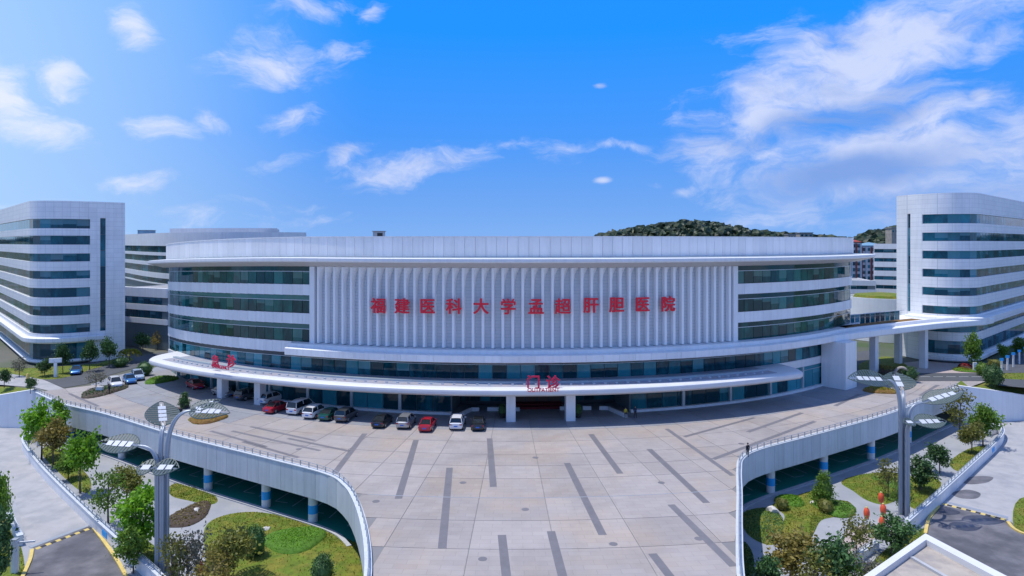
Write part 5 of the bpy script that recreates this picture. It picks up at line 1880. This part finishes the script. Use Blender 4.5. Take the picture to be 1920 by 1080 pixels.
def solar_lamp(label, x, y, arms):
    L_ = thing('solar_leaf_lamp', label, 'street lamp', (x, y, LOW), 0, 'tall solar lamps with leaf panels')
    MB().lathe([(.95, 0), (.95, .35), (.8, .45)], 20).build('base', 'concrete', L_, smooth=True)
    for k, (off, split, tip, leafs) in enumerate(arms):
        pts = [(off[0], off[1], .3), (off[0], off[1], split)]
        t = Vector(tip)
        p1 = Vector((off[0], off[1], split))
        c1 = p1 + Vector((0, 0, (t.z - split) * .75))
        c2 = Vector((t.x * .45 + off[0] * .55, t.y * .45 + off[1] * .55, t.z - .05))
        for i in range(1, 13):
            u = i / 12
            pts.append(tuple((1 - u) ** 3 * p1 + 3 * (1 - u) ** 2 * u * c1 + 3 * (1 - u) * u * u * c2 + u ** 3 * t))
        for dx in (-.085, .085):
            MB().tube([(p[0] + dx, p[1], p[2]) for p in pts], [.15] * 2 + [.15 - .06 * i / 11 for i in range(12)], 10).build('pole', 'steel', L_, smooth=True)
        for (yaw, pitch, roll, l, w, nc) in leafs:
            solar_leaf(L_, tip, R(yaw), R(pitch), R(roll), l, w, nc)
    return L_


lx, ly = -32.5, 61.0
solar_lamp('tall grey solar lamp with leaf panels in the left garden among bright trees', lx, ly, [
    ((-.26, .18), 11.0, (-.55, 1.2, 13.6), [(122, 30, 4, 3.5, 3.0, 4)]),
    ((.36, .05), 10.6, (2.2, .7, 15.2), [(-4, -2, 22, 3.9, 2.5, 4), (40, 12, 14, 2.8, 1.8, 3)]),
    ((-.44, -.10), 10.2, (-2.2, .1, 12.1), [(180, 4, -24, 3.9, 2.6, 4)]),
    ((.12, -.30), 8.8, (-.1, -1.3, 10.5), [(180, 0, -22, 1.5, 2.0, 1), (0, 0, 22, 2.3, 2.2, 2)])])
rx_, ry_ = 44.0, 73.6
solar_lamp('tall grey solar lamp with leaf panels at the ramp wall end of the lantern garden', rx_, ry_, [
    ((-.38, .05), 11.4, (-1.5, .5, 15.5), [(178, 2, -24, 4.5, 3.1, 4)]),
    ((.10, .28), 10.8, (.9, 1.8, 14.0), [(80, 30, 0, 3.2, 3.6, 2)]),
    ((.40, .0), 10.4, (2.2, .2, 13.0), [(6, 14, 18, 5.2, 2.6, 4)]),
    ((.12, -.30), 9.4, (.3, -1.4, 11.2), [(2, 2, 22, 3.6, 2.5, 3), (180, 0, -20, 1.2, 1.5, 1)])])

# ================================================================ CARS


def paint(name, col, metal=.25, rough=.28):
    if name not in MATS:
        mat(name, col, rough, metal=metal, var=0.0, coat=.8)
    return name


KIND = {
    'sedan': dict(st=[(-2.32, .70, .36, .78), (-2.2, .82, .24, .94), (-1.6, .88, .19, 1.01), (-.6, .90, .18, .98), (.6, .90, .18, .95), (1.3, .88, .18, .92), (1.9, .84, .20, .82), (2.2, .78, .25, .70), (2.32, .66, .34, .58)],
                  cab=[(-1.75, 1.0, .74), (-.95, 1.41, .60), (-.2, 1.46, .60), (.35, 1.42, .60), (1.15, .94, .74)], wy=(-1.35, 1.4), wr=.32),
    'suv': dict(st=[(-2.28, .78, .42, 1.00), (-2.18, .86, .32, 1.10), (-1.5, .92, .26, 1.12), (-.4, .94, .25, 1.10), (.7, .93, .25, 1.06), (1.4, .91, .25, 1.02), (1.95, .87, .28, .95), (2.2, .80, .33, .82), (2.32, .68, .42, .66)],
                cab=[(-2.15, 1.10, .80), (-1.85, 1.62, .68), (-.5, 1.70, .68), (.35, 1.66, .67), (1.15, 1.04, .80)], wy=(-1.35, 1.42), wr=.37),
    'van': dict(st=[(-2.45, .84, .40, 1.06), (-2.38, .90, .30, 1.12), (-1.5, .93, .25, 1.14), (0, .93, .25, 1.14), (1.1, .93, .25, 1.12), (1.8, .90, .26, 1.06), (2.2, .85, .30, .98), (2.42, .74, .36, .76)],
                cab=[(-2.40, 1.12, .84), (-2.25, 1.86, .76), (-.5, 1.93, .76), (.85, 1.86, .75), (1.75, 1.08, .82)], wy=(-1.5, 1.5), wr=.35)}


def car(kind, pname, label, px, py, heading, z=0.0, off=0.0):
    """px, py: middle of the car's foot in the photo; heading: direction of its nose, degrees from +X."""
    K = KIND[kind]
    x, y = gp(px, py, z)
    C = thing('parked_car', label, 'van' if kind == 'van' else 'car', (x, y, z), R(heading - 90), 'cars parked in front of the hospital')
    prof = [(.0, 1.02), (.55, 1.015), (.86, .97), (.97, .86), (1.0, .62), (.985, .30), (.93, .06), (.80, .0)]
    vs, fs = [], []
    st = K['st']
    full = [(a, b) for a, b in prof] + [(-a, b) for a, b in reversed(prof[1:])]
    for (yy, hw, zb, zd) in st:
        for (a, b) in full:
            vs.append((a * hw, yy, zb + (zd - zb) * b))
    n = len(full)
    for i in range(len(st) - 1):
        for k in range(n):
            fs.append((i * n + k, i * n + (k + 1) % n, (i + 1) * n + (k + 1) % n, (i + 1) * n + k))
    fs += [tuple(range(n)), tuple(range((len(st) - 1) * n, len(st) * n))]
    body = MB().add(vs, fs).build('body', pname, C, smooth=True)
    # greenhouse: glass all round, painted roof and pillars
    cab = K['cab']
    belt = [(cab[0][0], cab[0][1] - .06, cab[0][2] + .05), (cab[-1][0], cab[-1][1] - .06, cab[-1][2] + .05)]
    vs = []
    for (yy, zz, hw) in cab:
        lo = belt[0][1] + (belt[1][1] - belt[0][1]) * (yy - cab[0][0]) / (cab[-1][0] - cab[0][0])
        hb = .98 * max(hw, cab[0][2] + .04)
        vs += [(-hb, yy, lo), (-hw, yy, zz), (hw, yy, zz), (hb, yy, lo)]
    fs = []
    for i in range(len(cab) - 1):
        for k in range(4):
            fs.append((i * 4 + k, i * 4 + (k + 1) % 4, i * 4 + 4 + (k + 1) % 4, i * 4 + 4 + k))
    fs += [(0, 1, 2, 3), tuple(len(vs) - 4 + k for k in range(4))]
    MB().add(vs, fs).build('windows', 'car_glass', C)
    rv, rf = [], []
    for (yy, zz, hw) in cab[1:-1]:
        rv += [(-hw - .02, yy, zz - .03), (-hw * .8, yy, zz + .035), (0, yy, zz + .055), (hw * .8, yy, zz + .035), (hw + .02, yy, zz - .03)]
    for i in range(len(cab) - 3):
        for k in range(4):
            rf.append((i * 5 + k, i * 5 + k + 1, i * 5 + 6 + k, i * 5 + 5 + k))
    MB().add(rv, rf).build('roof', pname, C, smooth=True, fix=True)
    for s in (-1, 1):
        for (a, b) in ((0, 1), (len(cab) - 2, len(cab) - 1)):
            ha = .98 * max(cab[a][2], cab[0][2] + .04) if a == 0 else cab[a][2]
            hb = .98 * max(cab[b][2], cab[0][2] + .04) if b == len(cab) - 1 else cab[b][2]
            MB().tube([(s * ha, cab[a][0], cab[a][1]), (s * hb, cab[b][0], cab[b][1])], .045, 5).build('pillar', pname, C)
        ym = (cab[1][0] + cab[-2][0]) / 2
        MB().tube([(s * (cab[0][2] + .045), ym, cab[2][1] - .52), (s * cab[2][2], ym, cab[2][1])], .04, 5).build('pillar', pname, C)
        MB().box((s * (st[4][1] + .09), cab[-1][0] - .35, cab[-1][1] + .08), (.2, .1, .13)).build('mirror', pname, C)
        for wy in K['wy']:
            t = MB().lathe([(K['wr'] - .06, -.11), (K['wr'], -.08), (K['wr'], .08), (K['wr'] - .06, .11)], 18)
            t.v = [(p[2], p[0], p[1]) for p in t.v]
            wo = t.build('tyre', 'tyre', C, (s * (st[4][1] - .09), wy, K['wr']))
            t = MB().lathe([(K['wr'] * .66, .0), (K['wr'] * .6, .02), (.08, .035)], 14)
            t.v = [(s * p[2], p[0], p[1]) for p in t.v]
            t.build('rim', 'rim', wo, (s * .112, 0, 0))
        (y0, w0, b0, d0), (y1, w1, b1, d1) = st[1], st[-2]
        MB().box((s * w0 * .78, y0 - .03, b0 + (d0 - b0) * .72), (.32, .14, .17)).build('tail_light', 'lamp_red', C)
        MB().box((s * w1 * .76, y1 + .02, b1 + (d1 - b1) * .74), (.34, .16, .12)).build('headlight', 'lamp_clear', C)
    MB().box((0, st[0][0] - .015, st[0][2] + .24), (.48, .03, .14)).build('number_plate', 'plate_blue', C)
    MB().box((0, st[-1][0] + .015, st[-1][2] + .06), (.48, .03, .13)).build('number_plate', 'plate_blue', C)
    return C


paint('car_white', (.72, .73, .75), .0)
paint('car_silver', (.42, .43, .45), .6)
paint('car_black', (.012, .013, .016), .1)
paint('car_red', (.42, .012, .03), .15)
paint('car_green', (.012, .10, .075), .3)
paint('car_grey', (.10, .11, .12), .5)
paint('car_blue', (.03, .16, .42), .3)
paint('car_lightblue', (.45, .55, .68), .2)


def inward(px, py):
    t, r = to_pol(gp(px, py))
    return 90 + t * 1.0                       # nose towards the facade


def along(px, py):
    t, r = to_pol(gp(px, py))
    return t                                   # nose along the facade, to the right


for (k, c, lab, px, py, h) in (
        ('sedan', 'car_red', 'dark red sedan parked parallel to the glazed ground floor under the emergency sign', 366, 727, along),
        ('sedan', 'car_silver', 'silver sedan parked parallel to the facade beside the first canopy column', 418, 741, along),
        ('suv', 'car_grey', 'dark grey car parked behind the second canopy column', 466, 747, inward),
        ('suv', 'car_white', 'white car half hidden behind the bright red hatchback', 510, 754, inward),
        ('sedan', 'car_red', 'red sedan parked between white car and white van', 520, 770, inward),
        ('van', 'car_white', 'tall white van in the row of parked cars', 565, 772, inward),
        ('suv', 'car_white', 'white car with red lights beside the tall white van', 592, 780, inward),
        ('sedan', 'car_green', 'dark green sedan between white car and dark silver car', 620, 783, inward),
        ('suv', 'car_grey', 'dark silver car at the end of the row next to an empty bay', 650, 786, inward),
        ('sedan', 'car_black', 'black sedan on the other side of the empty bay', 717, 796, inward),
        ('suv', 'car_silver', 'silver car between black sedan and bright red car', 762, 798, inward),
        ('sedan', 'car_red', 'bright red car between two silver and white cars near the entrance', 802, 803, inward),
        ('suv', 'car_white', 'white car next to the black car by the main entrance', 858, 800, inward),
        ('sedan', 'car_black', 'black car standing alone closest to the main entrance columns', 897, 801, inward),
        ('suv', 'car_white', 'white car beside the planted island and person in black', 216, 725, along),
        ('sedan', 'car_blue', 'blue car between two white cars at the apron edge', 243, 717, along),
        ('suv', 'car_lightblue', 'pale blue white car on the far side of the blue car', 258, 711, along),
        ('sedan', 'car_blue', 'dark blue car on the road before the left ward wing', 143, 700, along)):
    car(k, c, lab, px, py, h(px, py) + (3 if h is inward else -4), 0.0 if py > 715 or px > 300 else -.02)

# ================================================================ PEOPLE


def person(label, px, py, face, top, legs, z=0.0, stride=.0, hold=False, h=1.72):
    x, y = gp(px, py, z)
    Pn = thing('person', label, 'person', (x, y, z), R(face))
    s = h / 1.72
    J = [(0, 0, .93, .14, .10), (0, .0, 1.15, .15, .10), (0, .01, 1.36, .17, .10), (0, 0, 1.47, .06, .06), (0, -.01, 1.53, .055, .06), (0, -.015, 1.60, .082, .095), (0, -.01, 1.68, .07, .085)]
    Eg = [(0, 1), (1, 2), (2, 3), (3, 4), (4, 5), (5, 6)]
    for sd in (-1, 1):
        b = len(J)
        st = stride * sd
        J += [(sd * .10, 0, .88, .095, .095), (sd * .10, -st * .6, .50, .062, .065), (sd * .10, -st * 1.0, .10, .042, .045), (sd * .105, -st - .12, .045, .042, .035)]
        Eg += [(0, b), (b, b + 1), (b + 1, b + 2), (b + 2, b + 3)]
        b = len(J)
        fw = -.26 if (hold and sd > 0) else .06 * sd
        wz = 1.05 if (hold and sd > 0) else .84
        J += [(sd * .19, 0, 1.40, .055, .06), (sd * .235, .02, 1.12, .042, .045), (sd * .24, fw, wz, .03, .032), (sd * .24, fw * 1.15, wz - .09, .036, .022)]
        Eg += [(2, b), (b, b + 1), (b + 1, b + 2), (b + 2, b + 3)]
        for f in range(5):
            c = len(J)
            dx = (f - 2) * .016
            ln = (.06, .085, .092, .085, .065)[f]
            if f == 0:
                J += [(sd * .24 - sd * .03, fw * 1.15 - .035, wz - .09, .009, .009), (sd * .24 - sd * .035, fw * 1.15 - .05, wz - .13, .008, .008)]
            else:
                J += [(sd * .24, fw * 1.15 + dx, wz - .12, .009, .009), (sd * .237, fw * 1.15 + dx - .012, wz - .12 - ln, .008, .008)]
            Eg += [(b + 3, c), (c, c + 1)]
    me = bpy.data.meshes.new('body')
    me.from_pydata([(a * s, b * s, c * s) for a, b, c, *_ in J], Eg, [])
    bm = bmesh.new()
    bm.from_mesh(me)
    lay = bm.verts.layers.skin.verify()
    bm.verts.ensure_lookup_table()
    for i, (_, _, _, ra, rb) in enumerate(J):
        bm.verts[i][lay].radius = (ra * s, rb * s)
        bm.verts[i][lay].use_root = (i == 0)
    bm.to_mesh(me)
    bm.free()
    o = bpy.data.objects.new('body', me)
    COL.objects.link(o)
    o.modifiers.new('skin', 'SKIN')
    o.modifiers.new('sub', 'SUBSURF').levels = 1
    dg = bpy.context.evaluated_depsgraph_get()
    m2 = bpy.data.meshes.new_from_object(o.evaluated_get(dg))
    bpy.data.objects.remove(o)
    for mm in ('skin', top, legs, 'hair'):
        m2.materials.append(MATS[mm])
    for p in m2.polygons:
        c = p.center / s
        arm = abs(c.x) > .205
        if c.z > 1.475:
            p.material_index = 0
        elif c.z < .09:
            p.material_index = 3
        elif arm and c.z < (.9 if not hold else 1.0) and c.z > .6 and abs(c.x) > .21:
            p.material_index = 0
        elif c.z < .95:
            p.material_index = 2
        else:
            p.material_index = 1
        p.use_smooth = True
    b = bpy.data.objects.new('body', m2)
    COL.objects.link(b)
    b.parent = Pn
    bb, f = blob_mesh(3, .03)
    MB().add([(p[0] * .098 * s, (p[1] * .112 + .012) * s, (1.665 + p[2] * .085) * s) for p in bb], f).build('hair', 'hair', Pn, smooth=True)
    return Pn


mat('cloth_dark', (.018, .02, .028), .9)
mat('cloth_navy', (.02, .03, .07), .9)
mat('cloth_grey', (.12, .12, .13), .9)
mat('cloth_yellow', (.55, .42, .03), .8)
person('person in dark clothes standing at the deck railing corner above the lantern garden', 1402, 858, 200, 'cloth_dark', 'cloth_grey')
person('person in black standing in front of the white car by the planted island', 205, 739, 160, 'cloth_dark', 'cloth_dark', stride=.12)
person('person in dark blue at the right end of the entrance low wall', 1191, 784, 20, 'cloth_navy', 'cloth_dark', stride=.14)
person('person with yellow top next to the one in dark blue at the entrance', 1173, 785, 10, 'cloth_yellow', 'cloth_dark', hold=True, h=1.62)

# ================================================================ LANTERNS, PLANTERS, SIGNS
for (px, py, lab) in ((1625, 985, 'red lantern beside the gravel patch, closest to the winding path'), (1656, 978, 'red lantern standing between oval lawn and dense dark tree'), (1652, 955, 'small red lantern at the tip of the oval lawn'), (1654, 1003, 'red lantern on the gravel patch in front of the dense dark tree'),
                      (1692, 966, 'salmon red lantern right beside the lamp foot'), (300, 1072, 'red lantern at the foot of the left solar lamp'), (374, 1092, 'red lantern under the bare grey tree by the flower bed')):
    x, y = gp(px, py, LOW)
    L_ = thing('garden_lantern', lab, 'lantern', (x, y, LOW), 0, 'red lanterns in the garden courts')
    MB().tube([(0, 0, 0), (0, 0, 2.1)], .04, 7).build('post', 'steel', L_)
    MB().lathe([(.10, .75), (.24, .9), (.31, 1.2), (.31, 1.5), (.24, 1.8), (.10, 1.95)], 14).build('shade', 'orange_red', L_, smooth=True)
    MB().lathe([(.12, 1.951), (.14, 2.0), (.06, 2.06)], 12).build('cap', 'paint_yellow', L_)

# conical tree in a pot and a tipped crate of soil on the apron
T_ = plant('potted_tree', 'dark conical tree in a black pot on the parking apron', 'tree', 346, 765, 736, 25, 'cone', 'leaf_dark', z=0.0)
MB().lathe([(.55, .02), (.72, .75), (.66, .78)], 16).build('pot', 'rubber_black', T_)
x, y = gp(322, 776)
pl_ = thing('planter_trough', 'long black planter trough lying next to the potted conical tree', 'planter', (x, y, 0), R(-32))
MB().box((0, 0, .45), (3.3, 1.3, .9)).build('trough', 'rubber_black', pl_)
MB().box((0, 0, .915), (3.1, 1.1, .03)).build('soil', 'soil', pl_)
for (px, py, lab) in ((942, 783, 'dark potted shrub to the left of the entrance columns, beside the black car'), (1084, 783, 'dark potted shrub beside the entrance column away from the cars')):
    T_ = plant('potted_shrub', lab, 'shrub', px, py, 757, 15, 'egg', 'leaf_dark', z=0.0, group='potted shrubs at the main entrance')
    MB().lathe([(.38, .02), (.5, .7), (.46, .72)], 14).build('pot', 'rubber_black', T_)
x, y = gp(104, 707)
sg = thing('sign_post', 'white T shaped sign board on a post before the left wing', 'sign', (x, y, 0), R(20))
MB().box((0, 0, 1.4), (.5, .3, 2.8)).build('post', 'white_panel', sg)
MB().box((0, 0, 3.1), (2.0, .3, .8)).build('board', 'white_panel', sg)
x, y = gp(52, 711)
bo = thing('orange_bollard', 'small orange bollard at the edge of the left verge', 'bollard', (x, y, -.05))
MB().lathe([(.32, 0), (.26, .9), (.12, 1.15)], 14).build('post', 'paint_yellow', bo, smooth=True)
MB().lathe([(.36, .01), (.36, .1)], 14).build('foot', 'rubber_black', bo)
x, y = gp(215, 735)
wb = thing('white_box', 'low white utility box on the planted island', 'utility box', (gp(187, 737)[0], gp(187, 737)[1], 0))
MB().box((0, 0, .5), (1.0, .6, 1.0)).build('cabinet', 'white_panel', wb)
MB().box((0, 0, 1.03), (1.1, .7, .06)).build('lid', 'concrete', wb)
x, y = gp(1828, 697)
sg = thing('sign_post', 'small white upright sign in the yellow flower bed', 'sign', (x, y, 0))
MB().box((0, 0, .9), (.7, .25, 1.8)).build('board', 'white_panel', sg)
MB().box((0, 0, .12), (.9, .45, .24)).build('foot', 'concrete', sg)
# stone ring on the plaza by the bridge
x, y = gp(1690, 716)
rg = thing('stone_ring', 'upright pale stone ring sculpture on the plaza near the bridge', 'sculpture', (x, y, 0))
b = MB()
N, n2 = 28, 8
vs, fs = [], []
for i in range(N):
    a = 2 * math.pi * i / N
    for k in range(n2):
        c = 2 * math.pi * k / n2
        r = 1.15 + .22 * math.cos(c)
        vs.append((r * math.cos(a), .28 * math.sin(c), 1.45 + r * math.sin(a)))
for i in range(N):
    for k in range(n2):
        fs.append((i * n2 + k, ((i + 1) % N) * n2 + k, ((i + 1) % N) * n2 + (k + 1) % n2, i * n2 + (k + 1) % n2))
b.add(vs, fs).build('ring', 'roof_tan', rg, smooth=True)
MB().box((0, 0, .1), (1.3, .9, .2)).build('plinth', 'concrete', rg)
# white railing posts along the right road
for i in range(6):
    x, y = gp(1878 + i * 11, 700 - i * 6)
    pp_ = thing('road_post', 'slim white post with blue top along the right road', 'post', (x, y, -.02), 0, 'white posts along the right road')
    MB().box((0, 0, 1.2), (.25, .25, 2.4)).build('shaft', 'white_panel', pp_)
    MB().box((0, 0, 2.66), (.7, .12, .5)).build('blue_plate', 'paint_blue', pp_)
